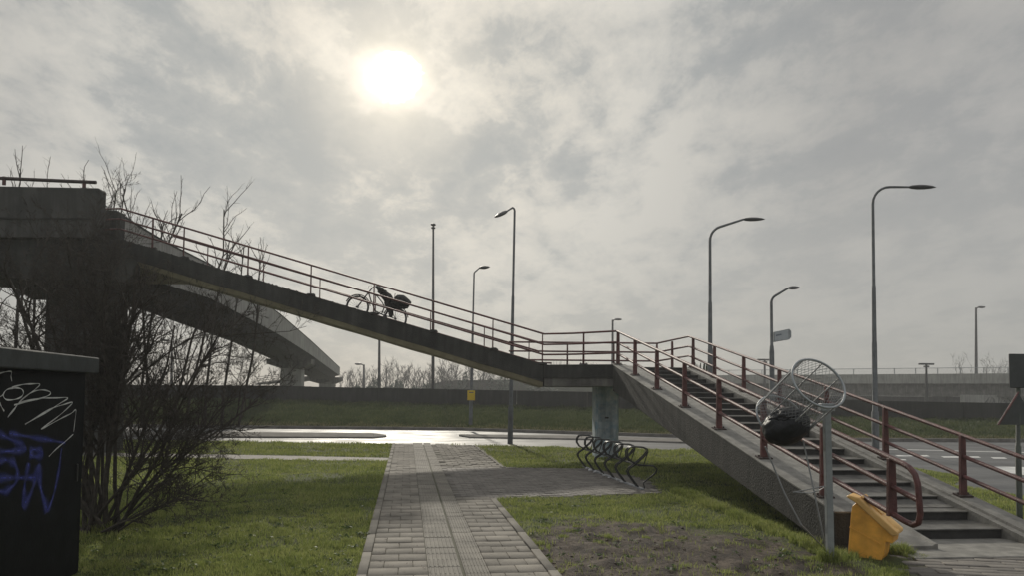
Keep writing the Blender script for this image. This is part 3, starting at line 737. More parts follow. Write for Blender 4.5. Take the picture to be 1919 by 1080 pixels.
sof = [[V(r_[0].x, A1.y+.02, r_[0].z-.002), V(r_[0].x, r_[-1].y-.02, r_[0].z-.002), V(r_[0].x, r_[-1].y-.3, r_[0].z-.13), V(r_[0].x, A1.y+.09, r_[0].z-.13)] for r_ in pts]
loftpts(mb, sof); mb.build('ramp_underside', 'soffit', ramp_t)
# crumbled edge lumps where the posts are bolted on
def rail_line(x, h): return V(x, A1.y+.06, rampz(x)+h)
HR = .82
near_posts_px = (340, 462, 581, 700, 812, 924, 1017)
mb = MB()
Xp = []
for px in near_posts_px:
    q_ = P(px, 600, A1.y+.06); Xp.append(q_.x)
kx = P(285, 468, A1.y+.06).x; tx = P(224, 450, A1.y+.06).x
for fr in (1.0, .66, .33):
    mb.tube([V(P(150, 388, 19.7).x, A1.y+.06, A2.z+HR*fr), V(tx, A1.y+.06, rampz(tx)+HR*fr+.0), rail_line(A1.x+.02, HR*fr), V(A1.x+.75, A1.y-.18, LZ+HR*fr-.0), V(A0.x-.45, A0.y+.05, LZ+HR*fr), nearpt(s_posts[0]+.12, HP*fr+(.0))], .025, 8)
rr_ = mb.build('railing', 'red', ramp_t, smooth=True); rr_['label'] = 'near red three-bar railing of the ramp'
for x in Xp:
    p = rail_line(x, 0); post(rr_, p-V(0, 0, .02), p+V(0, 0, HR), w=.034, d=.03, plate=True)
q_ = P(1094, 685, 19.25); post(rr_, V(q_.x, A1.y-.30, LZ), V(q_.x, A1.y-.30, LZ+HR), w=.05, d=.035)
post(rr_, V(P(285, 468, 19.7).x, A1.y+.06, rampz(kx)), V(kx, A1.y+.06, rampz(kx)+HR), w=.045, d=.035)
mb = MB(); yF = A1.y+Wd-.10
def rail_far(x, h): return V(x, yfr(x)-.10, rampz(x)+h)
for fr in (1.0, .66, .22):
    mb.tube([rail_far(P(300, 430, yF).x, HR*fr), rail_far(A1.x-.02, HR*fr), V(A1.x+.4, yF, LZ+HR*fr)], .025, 8)
rf_ = mb.build('railing', 'red', ramp_t, smooth=True); rf_['label'] = 'far red three-bar railing of the ramp'
for px in (385, 491, 598, 703, 807, 908, 992):
    x = P(px, 600, yF).x; x = P(px, 600, yfr(x)-.1).x; p = rail_far(x, 0); post(rf_, p-V(0, 0, .03), p+V(0, 0, HR), w=.032, d=.03, plate=False)
# mossy crumbs / weeds along the deck edge
mb = MB()
for i in range(160):
    x = random.uniform(A2.x, A1.x); s_ = random.uniform(.008, .022)
    mb.blob((x, A1.y+random.uniform(.0, .12), rampz(x)+s_*.2), (s_*1.6, s_, s_*.8), sub=1, noise=.4, seed=i)
for x in Xp: mb.blob((x, A1.y+.06, rampz(x)+.01), (.14, .09, .05), sub=2, noise=.3, seed=int(x*10))
for i in range(90):
    x = random.uniform(A1.x+.1, A0.x-.2); h = random.uniform(.03, .22)*(1 if random.random() < .3 else .4); y = 19.9+random.uniform(0, 2.6); mb.tube([V(x, y, LZ-.01), V(x+random.uniform(-.02, .02), y, LZ+h)], [.005, .002], 3)
tag(mb.build('moss_crumbs', 'cloth', ramp_t), kind='stuff')
# pier under the landing
pc = P(1134, 800, 20.7); pz0 = zL-.56
mb = MB(); w_ = .315; dd = .45; ch = .07
poly = [V(pc.x+a, 20.7+b, -.05) for a, b in ((-w_+ch, -dd), (w_-ch, -dd), (w_, -dd+ch), (w_, dd-ch), (w_-ch, dd), (-w_+ch, dd), (-w_, dd-ch), (-w_, -dd+ch))]
mb.prism(poly, V(0, 0, pz0+.05)); pier = mb.build('landing_pier', 'pier', ramp_t); pier['label'] = 'blue-grey painted pier with peeling posters under the landing'
mb = MB(); yy = 20.7-dd-.004
mpo = mat('torn_poster', (.30, .40, .48), .8, var=.5, scale=9, col2=(.60, .64, .66), stain=.6)
for (x0, x1, y0, y1, mm) in ((1119, 1150, 804, 822, 0), (1121, 1152, 758, 792, 0)):
    a = P(x0, y0, yy); b = P(x1, y1, yy); mb = MB(); mb.box(((a.x+b.x)/2, yy, (a.z+b.z)/2), (b.x-a.x, .004, a.z-b.z)); mb.build('poster', mpo, pier)
mb = MB(); a = P(1137, 784, yy); mb.box((a.x, yy-.01, a.z), (.10, .012, .045)); mb.build('sticker', 'black', pier)

# ------------------------------------------------------------ main footbridge going away at the left
bridge = thing('concrete_footbridge', (-12.4, 20.5, 0), 'tall grey concrete footbridge on piers crossing over the wall at left', 'footbridge')
bp_ = [(228, 405, 20.5), (300, 450, 23.7), (400, 500, 30.2), (525, 590, 45.9), (584, 641, 59), (637, 690, 86)]
depth = [1.35, 1.35, 1.32, 1.25, 1.05, .9]
bx = lambda Y: -10.35-.142*(Y-19.0)
Ys = [b[2] for b in bp_]; Zt = [P(*b).z for b in bp_]; Bx = [P(*b).x for b in bp_]
BW = 3.7
def bsec(x, Y, zt, d):
    zb = zt-d
    return [V(x, Y, zt), V(x, Y, zb), V(x-.5, Y, zb-.05), V(x-.75, Y, zb-.42), V(x-BW+.75, Y, zb-.42), V(x-BW+.5, Y, zb-.05), V(x-BW, Y, zb), V(x-BW, Y, zt), V(x-BW+.18, Y, zt), V(x-BW+.18, Y, zt-.85), V(x-.18, Y, zt-.85), V(x-.18, Y, zt)]
Yd = np.concatenate([np.linspace(20.5, 60, 22), np.linspace(62, 86, 8)])
secs = []
for Y in Yd:
    x = float(np.interp(Y, Ys, Bx)); zt = float(np.interp(Y, Ys, Zt)); d = float(np.interp(Y, Ys, depth)); secs.append(bsec(x, Y, zt, d))
# smooth heights a little
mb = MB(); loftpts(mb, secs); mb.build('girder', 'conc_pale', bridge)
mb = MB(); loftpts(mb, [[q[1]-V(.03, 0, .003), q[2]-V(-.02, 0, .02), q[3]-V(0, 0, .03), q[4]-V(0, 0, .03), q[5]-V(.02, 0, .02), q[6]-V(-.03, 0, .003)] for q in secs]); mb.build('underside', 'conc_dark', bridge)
mb = MB()
for sx in (0, -BW+.18):
    s2 = []
    for Y in Yd:
        x = float(np.interp(Y, Ys, Bx)); zt = float(np.interp(Y, Ys, Zt)); s2.append([V(x+sx+.02, Y, zt+.002), V(x+sx-.2, Y, zt+.002), V(x+sx-.2, Y, zt+.05), V(x+sx+.02, Y, zt+.05)])
    loftpts(mb, s2)
mb.build('coping', 'conc_dark', bridge)
for Y, w in ((61.0, 1.74), (86.5, 1.74)):
    x = float(np.interp(Y, Ys, Bx)); zt = float(np.interp(Y, Ys, Zt)); d = float(np.interp(Y, Ys, depth)); xc = x-BW/2
    zb = zt-d-.05
    mb = MB(); a = P(528 if Y < 70 else 600, 700, Y).x; b = P(568 if Y < 70 else 628, 700, Y).x
    mb.box(((a+b)/2, Y, (zb-.5)/2), (b-a, .9, zb-.5)); pr_ = mb.build('pier', 'conc_pale', bridge, bevel=.05)
    mb = MB(); a2 = P(503 if Y < 70 else 578, 700, Y).x; b2 = P(586 if Y < 70 else 641, 700, Y).x
    mb.prism([V(a2, Y-.6, zb-.15), V(b2, Y-.6, zb-.15), V(b2, Y-.6, zb-.55), V(b, Y-.6, zb-.9), V(a, Y-.6, zb-.9), V(a2, Y-.6, zb-.55)], V(0, 1.2, 0)); mb.build('pier_cap', 'conc', pr_)
# near platform at the top of the ramp
zt = P(187, 352, 18.75).z; zm = P(187, 446, 18.75).z; xr = P(187, 400, 18.75).x
zb = P(81, 526, 18.9).z
mb = MB(); mb.prism([V(-22, 18.75, zm), V(xr, 18.75, zm), V(xr, 18.75, zt-.06), V(xr-.06, 18.75, zt), V(-22, 18.75, zt+.10)], V(0, .28, 0)); mb.build('parapet', 'conc_shaded', bridge, bevel=.02)
mb = MB(); mb.box(((-22+xr-.2)/2, 18.735, zm+.48), (22+xr-.2, .03, .04)); mb.build('ledge', 'conc_dark', bridge)
mb = MB(); x9 = P(240, 450, 19).x
mb.prism([V(-22, 18.9, zm-.002), V(-22, 18.9, zb+.75), V(-13.45, 18.9, zb+.42), V(-12.9, 18.9, zb+.05), V(x9, 18.9, zb-.05), V(x9+.4, 18.9, zb+.35), V(x9, 18.9, zm-.002)], V(-2.3, 4.6, 0)); mb.build('platform_slab', 'conc_dark', bridge, bevel=.02)
mb = MB(); a = P(83, 600, 20.2).x; b = P(205, 600, 20.2).x
mb.box(((a+b)/2, 20.7, (zb+.0)/2-.1), (b-a, 1.0, zb+.1)); mb.build('pier', 'conc_shaded', bridge, bevel=.06)
mb = MB(); ra = P(-200, 325, 18.9); rb = P(180, 341.5, 18.9); mb.tube([ra, rb], .045, 10); rl = mb.build('handrail', 'boltm', bridge, smooth=True)
for px, py in ((8, 332), (158, 340)):
    p = P(px, py, 18.9); mb = MB(); mb.box(p-V(0, 0, .09), (.07, .05, .22)); mb.build('bracket', 'red', rl)
mb = MB(); pe = P(228, 405, 20.5); mb.box((pe.x-.22, 20.42, pe.z-.75), (.5, .5, 1.7)); mb.build('end_block', 'conc_dark', bridge, bevel=.04)
# small stair rails beyond, at the far end
mb = MB()
for k in range(4): mb.tube([P(478, 719-k*.2, 90)+V(0, 0, k*.22), P(528, 712, 90)+V(0, 0, k*.22), P(597, 699, 88)+V(0, 0, k*.28)], .03, 5)
far_st = thing('side_stair', P(540, 722, 89), 'thin railed side stair beyond the second bridge pier', 'stair')
mb.build('railing', 'dmetal', far_st)
mb = MB(); a = P(530, 722, 89); b = P(602, 703, 89); mb.prism([V(a.x, 88.5, 0), V(b.x, 88.5, 0), V(b.x, 88.5, b.z), V(a.x, 88.5, a.z)], V(0, 1.5, 0)); 
mb = MB(); mb.prism([P(478, 722, 89), P(478, 720, 89), P(575, 706, 89), P(597, 704, 89), P(597, 710, 89), P(565, 716, 89)], V(0, 1.5, 0)); mb.build('flight', 'conc', far_st)

# ------------------------------------------------------------ motorway viaduct at the right
via = thing('road_viaduct', P(1600, 740, 95), 'long grey motorway viaduct with mesh railing behind the stairs', 'viaduct')
va = P(1250, 707.5, 118); vb = P(2500, 690, 74)
zTop = 4.75; va.z = zTop; vb.z = zTop
vd = (vb-va).normalized(); vn = V(-vd.y, vd.x, 0)
def vbx(name, z0, z1, off, th, m):
    mb = MB(); a = va+vn*off; b = vb+vn*off; mb.hexa([V(a.x, a.y, z0), V(b.x, b.y, z0), V(b.x, b.y, z0)+vn*th, V(a.x, a.y, z0)+vn*th], [V(a.x, a.y, z1), V(b.x, b.y, z1), V(b.x, b.y, z1)+vn*th, V(a.x, a.y, z1)+vn*th]); return mb.build(name, m, via)
vbx('parapet', zTop-1.25, zTop, 0, .3, 'conc_pale')
vbx('girder', zTop-2.9, zTop-1.26, .8, 8, 'conc')
vbx('deck', zTop-1.24, zTop-.9, .31, 10, 'conc_dark')
mb = MB(); LV = (vb-va).length; k = int(LV/2.5)
for i in range(k+1):
    p = va+vd*(i*2.5)+vn*.15; mb.box((p.x, p.y, zTop+.37), (.09, .09, .72))
mb.tube([va+vn*.15+V(0, 0, .74), vb+vn*.15+V(0, 0, .74)], .04, 5)
for z in np.arange(.12, .7, .12): mb.tube([va+vn*.15+V(0, 0, z), vb+vn*.15+V(0, 0, z)], .009, 3)
mb.build('guard_rail', 'galv', via)
for t in (.02, .30, .52, .98):
    p = va+vd*LV*t+vn*4; mb = MB(); mb.box((p.x, p.y, .9), (1.6, 6, 2.1), (vd, vn, V(0, 0, 1))); mb.build('pier', 'conc_dark', via)
# abutment: solid from left up to the opening with pale graffiti
op = P(1835, 748, 82)
mb = MB(); a = va+vn*1.6; k_ = (1838-959.5)/FPX; b = min((va+vd*LV*(q/400)+vn*1.6 for q in range(401)), key=lambda p: abs(p.x/p.y-k_))
mb.hexa([V(a.x, a.y, -.5), V(b.x, b.y, -.5), V(b.x, b.y, -.5)+vn*3, V(a.x, a.y, -.5)+vn*3], [V(a.x, a.y, zTop-2.92), V(b.x, b.y, zTop-2.92), V(b.x, b.y, zTop-2.92)+vn*3, V(a.x, a.y, zTop-2.92)+vn*3]); mb.build('abutment', 'conc_dark', via)
# pale wall seen through the opening with scribbled paint
mb = MB(); a = P(1850, 742, 90); b = P(1965, 742, 90); mb.box(((a.x+b.x)/2, 92, .9), (b.x-a.x+4, .2, 2.4)); gw = mb.build('painted_wall', 'conc_pale', bevel=.02); tag(gw, 'pale low wall with dark scribbled graffiti under the viaduct', 'wall')
mb = MB(); r = random.Random(2)
for i in range(16):
    x = a.x+1+i*.55; pts_ = [V(x+r.uniform(-.5, .5), 91.87, r.uniform(.6, 1.9)) for _ in range(5)]; mb.tube(pts_, .035, 4)
mb.build('graffiti', 'dmetal', gw)
# bush-topped motorway bank left of the viaduct
mb = MB()
prof = [(800, 722), (838, 714), (960, 712), (1100, 709), (1260, 706), (1420, 703)]
pl = [P(x, y, 128) for x, y in prof]
mb.prism([V(pl[0].x, 128, -1)]+pl+[V(pl[-1].x, 128, -1)], V(0, 14, 0)); hb = mb.build('motorway_bank', mat('bank_turf', (.06, .07, .04), .95, var=.4, scale=.3, bump=.3)); tag(hb, kind='structure')

# ------------------------------------------------------------ lamps
def lamp(name, base, H, dirv, alen, label, head='long', rise=.0, zs=1.0, r0=.095, arm_r=.9, cat='street lamp', group=None, m='lampsteel', headm='dmetal', hl=.72, sleeve=True, lean=(0, 0), droop=0.0):
    t = thing(name, base, label, cat, group); d = Vector((dirv[0], dirv[1], 0)).normalized(); b = Vector(base)
    ln = V(lean[0], lean[1], 0)
    mb = MB()
    hs = [0, 1.25, 1.3, 3.4, 3.5, H*.62, H*.625]
    hs = [h for h in hs if h < H-.6]
    rad = [r0, r0*.97, r0*.74, r0*.70, r0*.62, r0*.55, r0*.45][:len(hs)]
    pts_ = [b+V(0, 0, h)+ln*h for h in hs]
    top = b+V(0, 0, H)+ln*H
    cr = min(.55, alen*.5) if alen > .4 else .1
    phi = math.atan2(rise, alen); ae = math.pi/2-phi
    h0 = H-cr*math.sin(ae)-(alen-cr*(1-math.cos(ae)))*math.tan(phi)
    pts_.append(b+V(0, 0, h0)+ln*H); rad.append(r0*.40)
    for k in range(1, 7):
        a = k/6*ae; pts_.append(b+ln*H+V(0, 0, h0+cr*math.sin(a))+d*cr*(1-math.cos(a))); rad.append(r0*.36)
    pts_.append(b+ln*H+d*alen+V(0, 0, H-droop)); rad.append(r0*.30)
    mb.tube(pts_, rad, 10); mb.build('pole', m, t, smooth=True)
    tip = pts_[-1]
    slope = (pts_[-1]-pts_[-2]).normalized()
    if head == 'long':
        slope = (d+V(0, 0, -.55 if droop else (.0 if rise == 0 else .02))).normalized(); up_ = V(0, 0, 1); sd_ = slope.cross(up_).normalized(); upp = sd_.cross(slope)
        mb = MB(); prof_ = [(-.06, .02, .02), (0, .045, .03), (.10, .10, .055), (.35, .14, .075), (.6, .13, .07), (.85, .075, .045), (1.0, .012, .012)]
        rings = []
        for (u_, w, h) in prof_:
            rings.append([tip+slope*u_*hl+sd_*math.cos(a)*w+upp*(math.sin(a)*h*(1.0 if math.sin(a) > 0 else .9)+.0) for a in np.linspace(0, 2*math.pi, 13)[:-1]])
        loftpts(mb, rings); mb.build('lamp_head', headm, t, smooth=True)
    return t
bl = G(1641, 848)
lamp('street_lamp', bl, P(1634, 350, bl.y).z, (1, -.02), 1.15, 'tall grey street lamp beside the asphalt with long level arm pointing right', hl=.85, r0=.11, lean=(.0008, 0))
b2 = G(1600, 838); Y2 = 27.6; q_ = P(1331, 700, Y2)
lamp('street_lamp', (q_.x, Y2, 0), P(1395, 411, Y2).z, (1, 0), 1.25, 'tall street lamp behind the stair top with rising curved arm', rise=.42, hl=.8, r0=.13)
q_ = P(956, 833, 25.2); q2 = G(956, 833)
lamp('street_lamp', (q2.x, q2.y, 0), P(961, 390, q2.y).z, (-1, -.9), .36, 'street lamp on the lawn past the path with its head drooping left', hl=.62, r0=.095, droop=.17, lean=(.009, 0))
q_ = P(882, 790, 33.5); zb_ = P(882, 797, 33.5).z
lp = lamp('street_lamp', (q_.x, 33.5, zb_), P(900, 503, 33.5).z-zb_, (1, -.5), .28, 'short lamp post on the grass bank carrying a yellow plate', rise=.2, hl=.52, r0=.09, lean=(.010, 0))
mb = MB(); a = P(883, 742, 33.3); mb.box(a, (.34, .03, .44)); pl_ = mb.build('yellow_plate', 'yplate', lp, bevel=.01)
mb = MB(); mb.box(a+V(0, -.02, .13), (.20, .006, .04)); mb.build('lettering', 'letter', pl_)
# lamp with direction sign
Y5 = 28.5; q_ = P(1447, 720, Y5)
lp = lamp('street_lamp', (q_.x, Y5, 0), P(1478, 541, Y5).z, (1, -.2), .62, 'short street lamp holding a grey direction sign below its bent arm', rise=.38, hl=.42, r0=.13, m='lampsteel', lean=(-.002, 0))
c0 = P(1450, 642, Y5); c1 = P(1450, 623, Y5); c2 = P(1479, 617, Y5-.2); c3 = P(1479, 637, Y5-.2)
mb = MB(); tip_a = P(1483, 621, Y5-.2); tip_b = P(1483, 633, Y5-.2)
mb.prism([c0, c1, c2, tip_a, tip_b, c3], V(.0, .06, 0)); sg = mb.build('direction_sign', 'galv', lp)
mb = MB(); ce = (c0+c1+c2+c3)/4
mb.prism([ce+(p-ce)*.88+V(0, -.012, 0) for p in (c0, c1, c2, c3)], V(0, .008, 0)); mb.build('sign_face', 'blueplate', sg)
mb = MB()
def bi(u_, v_): return (c0*(1-u_)+c3*u_)*(1-v_)+(c1*(1-u_)+c2*u_)*v_+V(0, -.018, 0)
r = random.Random(4)
for (u0, u1, v) in ((.14, .50, .62),):
    u_ = u0
    while u_ < u1:
        w = .028; mb.add([bi(u_, v-.08), bi(u_+w*.6, v-.08), bi(u_+w*.6, v+r.choice((.05, .09))), bi(u_, v+.08)], [(0, 1, 2, 3)]); u_ += w
mb.build('lettering', 'letter', sg)
# high motorway masts
def mast(px, ytop, Y, label, kind='double', ybase=735, h_=.6):
    b = P(px, ybase, Y); t = P(px, ytop, Y); th = thing('motorway_lamp', (b.x, Y, -.2), label, 'lamp mast')
    mb = MB(); mb.tube([V(b.x, Y, -.2), V(t.x, Y, t.z)], [.11*Y/45, .055*Y/45], 8); mb.build('pole', 'dmetal', th, smooth=True)
    mb = MB(); s_ = Y/45
    if kind == 'double':
        mb.blob((t.x, Y, t.z), (.16*s_, .2*s_, .09*s_), noise=.05, sub=2); mb.blob((t.x-.0*s_, Y, t.z-.2*s_), (.14*s_, .16*s_, .07*s_), noise=.05, sub=2); mb.tube([V(t.x, Y, t.z-.22*s_), V(t.x, Y, t.z)], .05*s_, 6)
    elif kind == 'tee':
        mb.box((t.x, Y, t.z), (.85*s_, .2*s_, .10*s_)); mb.box((t.x, Y, t.z-.15*s_), (.25*s_, .2*s_, .1*s_))
    else:
        sg_ = 1 if kind == 'right' else -1
        mb.tube([V(t.x, Y, t.z-.15*s_), V(t.x+.08*s_*sg_, Y, t.z), V(t.x+.35*s_*sg_, Y, t.z+.03*s_)], .035*s_, 6); mb.blob((t.x+h_*.55*s_*sg_, Y, t.z+.03*s_), (.24*s_, .12*s_, .07*s_), noise=.05, sub=2)
    mb.build('lamp_head', 'dmetal', th, smooth=True)
mast(812, 421, 52, 'tall thin lamp mast with a small twin head, seen right of the parked bicycle')
mast(711, 600, 70, 'thin mast seen under the ramp right of the bridge end', 'double')
mast(682, 684, 110, 'tiny street lamp with left-pointing head just right of the footbridge end', 'left', 715)
mast(1148, 600, 85, 'small distant lamp rising behind the landing railing', 'right', 735)
mast(1736, 683, 70, 'short T-headed lamp in front of the viaduct', 'tee', 752)
mast(1433, 675, 100, 'tiny lamp seen through the stair railing left of the direction sign', 'tee', 703)
mast(1829, 577, 100, 'slender distant lamp above the right end of the viaduct', 'right', 735)
mast(322, 640, 80, 'small lamp seen through the bare tree branches', 'left', 735)

# ------------------------------------------------------------ bare trees
def tree_mesh(seed, base, spec, maxlev=4, rs=1.0, sides=(6, 5, 4, 3, 3)):
    r = random.Random(seed); tr = MB(); tw = MB()
    def rv(): return V(r.gauss(0, 1), r.gauss(0, 1), r.gauss(0, 1))
    def br(p, d, ln, rad, lev):
        n = 5 if lev < 2 else (4 if lev < 4 else 3); pts_ = [p.copy()]; rd = [rad]; d = d.normalized(); cur = p.copy()
        wob = .10 if lev == 0 else .17
        for i in range(n):
            d = (d+rv()*wob+V(0, 0, .035*(lev > 0))).normalized(); cur = cur+d*ln/n; pts_.append(cur.copy()); rd.append(rad*(1-.62*(i+1)/n))
        (tr if lev < 1 else tw).tube(pts_, rd, sides[min(lev, 4)], caps=False)
        if lev >= maxlev: return
        nb = spec['nb'][lev]
        for k in range(nb):
            t = r.uniform(.25, 1.0) if lev else r.uniform(spec.get('t0', .2), 1.0); f = t*n; i = min(int(f), n-1); q_ = pts_[i].lerp(pts_[i+1], f-i)
            dd_ = (pts_[i+1]-pts_[i]).normalized(); a = rv(); a = (a-dd_*a.dot(dd_)).normalized(); an = math.radians(r.uniform(22, 60))
            nd_ = dd_*math.cos(an)+a*math.sin(an)+V(0, 0, spec.get('up', .05))
            br(q_, nd_, ln*r.uniform(*spec['lr']), max(rd[i]*r.uniform(.45, .65), .0022*rs), lev+1)
    for (p, d, ln, rad) in spec['stems']: br(Vector(base)+Vector(p), Vector(d), ln, rad, 0)
    return tr, tw
tb = G(190, 1000)
stems = []
rr0 = random.Random(21)
for k, (dx, dy, dz, ln, rad) in enumerate([(-.05, .1, 1, 3.75, .058), (.16, -.1, 1, 3.7, .05), (.30, .0, 1, 3.6, .038), (-.14, .1, 1, 3.6, .036), (.04, 0, 1, 3.9, .04), (-.32, .1, 1, 3.4, .045), (-.62, .2, 1, 2.8, .036), (-.85, -.1, .85, 2.5, .034), (.26, .05, 1, 3.4, .042), (.48, -.1, 1, 3.2, .036), (.66, .1, .95, 2.6, .034), (.85, -.1, .75, 2.3, .03), (1.0, -.2, .50, 1.7, .024), (.9, .2, .42, 1.5, .022), (.75, .1, .62, 2.2, .028), (-.15, .35, 1, 3.0, .038), (.16, .3, 1, 3.2, .035), (-.12, -.25, 1, 2.9, .034), (-1.0, .3, .62, 2.4, .026), (-.45, -.1, 1.0, 2.9, .036), (.6, .3, .9, 2.5, .028), (-.2, 0, 1, 3.2, .04), (0, .2, 1, 3.1, .036)]):
    stems.append(((rr0.uniform(-.18, .18), rr0.uniform(-.12, .12), 0), (dx*.88, dy, dz), ln*.88, rad*.66))
tr, tw = tree_mesh(5, tb, dict(stems=stems, nb=[17, 9, 6, 4], lr=(.20, .43), up=.12, t0=.26))
tree = thing('bare_tree', tb, 'dense leafless multi-stemmed tree beside the dark cabinet', 'tree')
tr.build('trunk', 'bark', tree, smooth=True); tw.build('crown', 'bark', tree)
# thin tree behind the bridge platform
b_ = P(90, 720, 27); spec2 = dict(stems=[((x, 0, 0), (x*.12, 0, 1), 8.2+random.random()*1.5, .07) for x in (-1.6, -1.0, -.5, 0, .5, 1.1, 1.7)], nb=[15, 6, 2], lr=(.12, .22), up=.6, t0=.45)
tr, tw = tree_mesh(9, (b_.x, 27, .0), spec2, 3); t2 = thing('bare_tree', (b_.x, 27, 0), 'leafless tree whose thin tops show above the bridge parapet', 'tree')
tr.build('trunk', 'bark', t2); tw.build('crown', 'bark', t2)
b_ = P(345, 720, 31); spec2 = dict(stems=[((x, 0, 0), (x*.05, 0, 1), 9.2-.42*(x+2.6)+random.random()*1.3, .06) for x in (-2.8, -2.5, -2.1, -1.7, -1.2, -.5, .1, .9, 1.6, 2.3)], nb=[16, 6, 2], lr=(.11, .21), up=.6, t0=.4)
tr, tw = tree_mesh(13, (b_.x, 31, .2), spec2, 3); t2 = thing('bare_tree', (b_.x, 31, 0), 'leafless upright tree whose twigs rise behind the top of the ramp', 'tree')
tr.build('trunk', 'bark', t2); tw.build('crown', 'bark', t2)
# far trees beyond the wall
def leafball(mb, c, s, n, r):
    for i in range(n):
        d = V(r.gauss(0, 1), r.gauss(0, 1), r.gauss(0, 1)).normalized()*(r.random()**.4); p = Vector(c)+V(d.x*s[0], d.y*s[1], d.z*s[2])
        a = V(r.gauss(0, 1), r.gauss(0, 1), r.gauss(0, 1)).normalized(); b = a.orthogonal().normalized(); k = .10+r.random()*.22
        mb.add([p-a*k, p+b*k*.7, p+a*k, p-b*k*.7], [(0, 1, 2, 3)])
rb_ = random.Random(8)
for i, (px, pyt, w) in enumerate(((668, 712, 26), (705, 706, 40), (745, 706, 26), (786, 701, 40), (830, 703, 36), (868, 694, 30), (935, 702, 60), (1015, 706, 70))):
    Y = 118+rb_.uniform(-4, 4); c = P(px, pyt+14, Y); mb = MB(); zt_ = P(px, pyt, Y).z; wx = w/2/FPX*Y
    b0 = V(c.x, Y, -.5); t_ = thing('far_bush', b0, ['low', 'broad dark', 'small round', 'tall dense', 'loose', 'pointed', 'wide hazy', 'long grey'][i]+' evergreen bush in the row of far trees beyond the wall', 'bush', 'bushes in the far tree line')
    mb.tube([b0, V(c.x, Y, (zt_)/2)], .15, 5); mb.build('trunk', 'barkfar', t_)
    mb = MB()
    for k in range(9):
        hx = rb_.uniform(-1, 1); hh = zt_*rb_.uniform(.25, .95)*(1-.35*abs(hx)); leafball(mb, (c.x+wx*hx, Y+rb_.uniform(-1, 1), hh*.6), (wx*rb_.uniform(.25, .5), wx*.5, hh*.5), 110, rb_)
    mb.build('crown', 'ever', t_)
names = ['leftmost', 'second', 'third', 'fourth', 'fifth', 'sixth', 'seventh', 'eighth', 'ninth', 'tenth', 'eleventh', 'rightmost']
for i, px in enumerate((652, 680, 722, 738, 760, 812, 828, 846, 884, 905, 925, 950)):
    Y = 124+rb_.uniform(-3, 3); top = (704, 700, 692, 688, 694, 690, 684, 688, 690, 684, 692, 698)[i]; b0 = P(px, 740, Y); b0.z = 0; zt_ = P(px, top, Y).z
    tr, tw = tree_mesh(30+i, b0, dict(stems=[((k*.8-2.0, 0, 0), (.10*(k-2.5), 0, 1), zt_*(1.0-.06*abs(k-2.5)), .07) for k in range(6)], nb=[14, 8], lr=(.2, .42), up=.5), 2, rs=9)
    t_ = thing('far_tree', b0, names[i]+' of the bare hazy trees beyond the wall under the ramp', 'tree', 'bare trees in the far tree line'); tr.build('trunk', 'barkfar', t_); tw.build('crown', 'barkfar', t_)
for i, (px, top) in enumerate(((1825, 684), (1855, 682))):
    Y = 135; b0 = P(px, 740, Y); b0.z = 0; zt_ = P(px, top, Y).z
    tr, tw = tree_mesh(60+i, b0, dict(stems=[((k*1.0-2, 0, 0), (.15*(k-2), 0, 1), zt_, .05) for k in range(5)], nb=[9, 6], lr=(.2, .4), up=.3), 2, rs=7)
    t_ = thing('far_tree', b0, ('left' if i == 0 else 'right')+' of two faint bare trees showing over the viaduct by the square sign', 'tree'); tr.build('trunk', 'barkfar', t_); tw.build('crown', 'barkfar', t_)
# clump of dark shrubs peeping above the landing by the lamp
Y = 33; b0 = P(1312, 690, Y)
mb = MB(); t_ = thing('dark_shrub', (b0.x, Y, 0), 'dark spiky shrub tips peeping over the stair top beside the lamp', 'shrub')
for i in range(60):
    x = P(random.uniform(1296, 1330), 690, Y).x; z = P(1300, random.uniform(680, 696), Y).z; mb.tube([V(x, Y, z-1.5), V(x+random.uniform(-.05, .05), Y, z)], [.05, .012], 4)
mb.build('foliage', 'ever', t_)
mb = MB(); mb.tube([V(b0.x, Y, 0), V(b0.x, Y, b0.z-1.2)], .2, 6); mb.build('trunk', 'bark', t_)

# ------------------------------------------------------------ dark utility cabinet
zc = 2.03
def atz(px, py, z): return G(px, py, z)
c1 = atz(0, 650, zc); c2 = atz(187, 671.5, zc)
cd = V(c2.x-c1.x, c2.y-c1.y, 0).normalized(); cn = V(cd.y, -cd.x, 0)      # cn points to the right, out of the visible side
cab = thing('utility_cabinet', (c1.x-.4, c1.y, 0), 'black graffiti-tagged utility cabinet with overhanging lid at the left edge', 'cabinet')
back = V(c2.x, c2.y, 0); front = V(c1.x, c1.y, 0)-cd*1.0; dep = .62
mb = MB(); ov = .07
A = front; B = back
mb.hexa([A+V(0, 0, zc-.155), B+V(0, 0, zc-.155), B-cn*dep+V(0, 0, zc-.155), A-cn*dep+V(0, 0, zc-.155)], [A+V(0, 0, zc), B+V(0, 0, zc), B-cn*dep+V(0, 0, zc), A-cn*dep+V(0, 0, zc)])
mb.build('lid', 'cablid', cab, bevel=.012)
A = front-cn*ov+cd*ov; B = back-cn*ov-cd*.13; D = dep-2*ov
mb = MB(); mb.hexa([A+V(0, 0, .0), B+V(0, 0, .0), B-cn*D, A-cn*D], [A+V(0, 0, zc-.157), B+V(0, 0, zc-.157), B-cn*D+V(0, 0, zc-.157), A-cn*D+V(0, 0, zc-.157)])
body = mb.build('body', 'cab', cab, bevel=.01)
def cf(px, py, off=.002): return onplane(px, py, A+cn*off, cn)
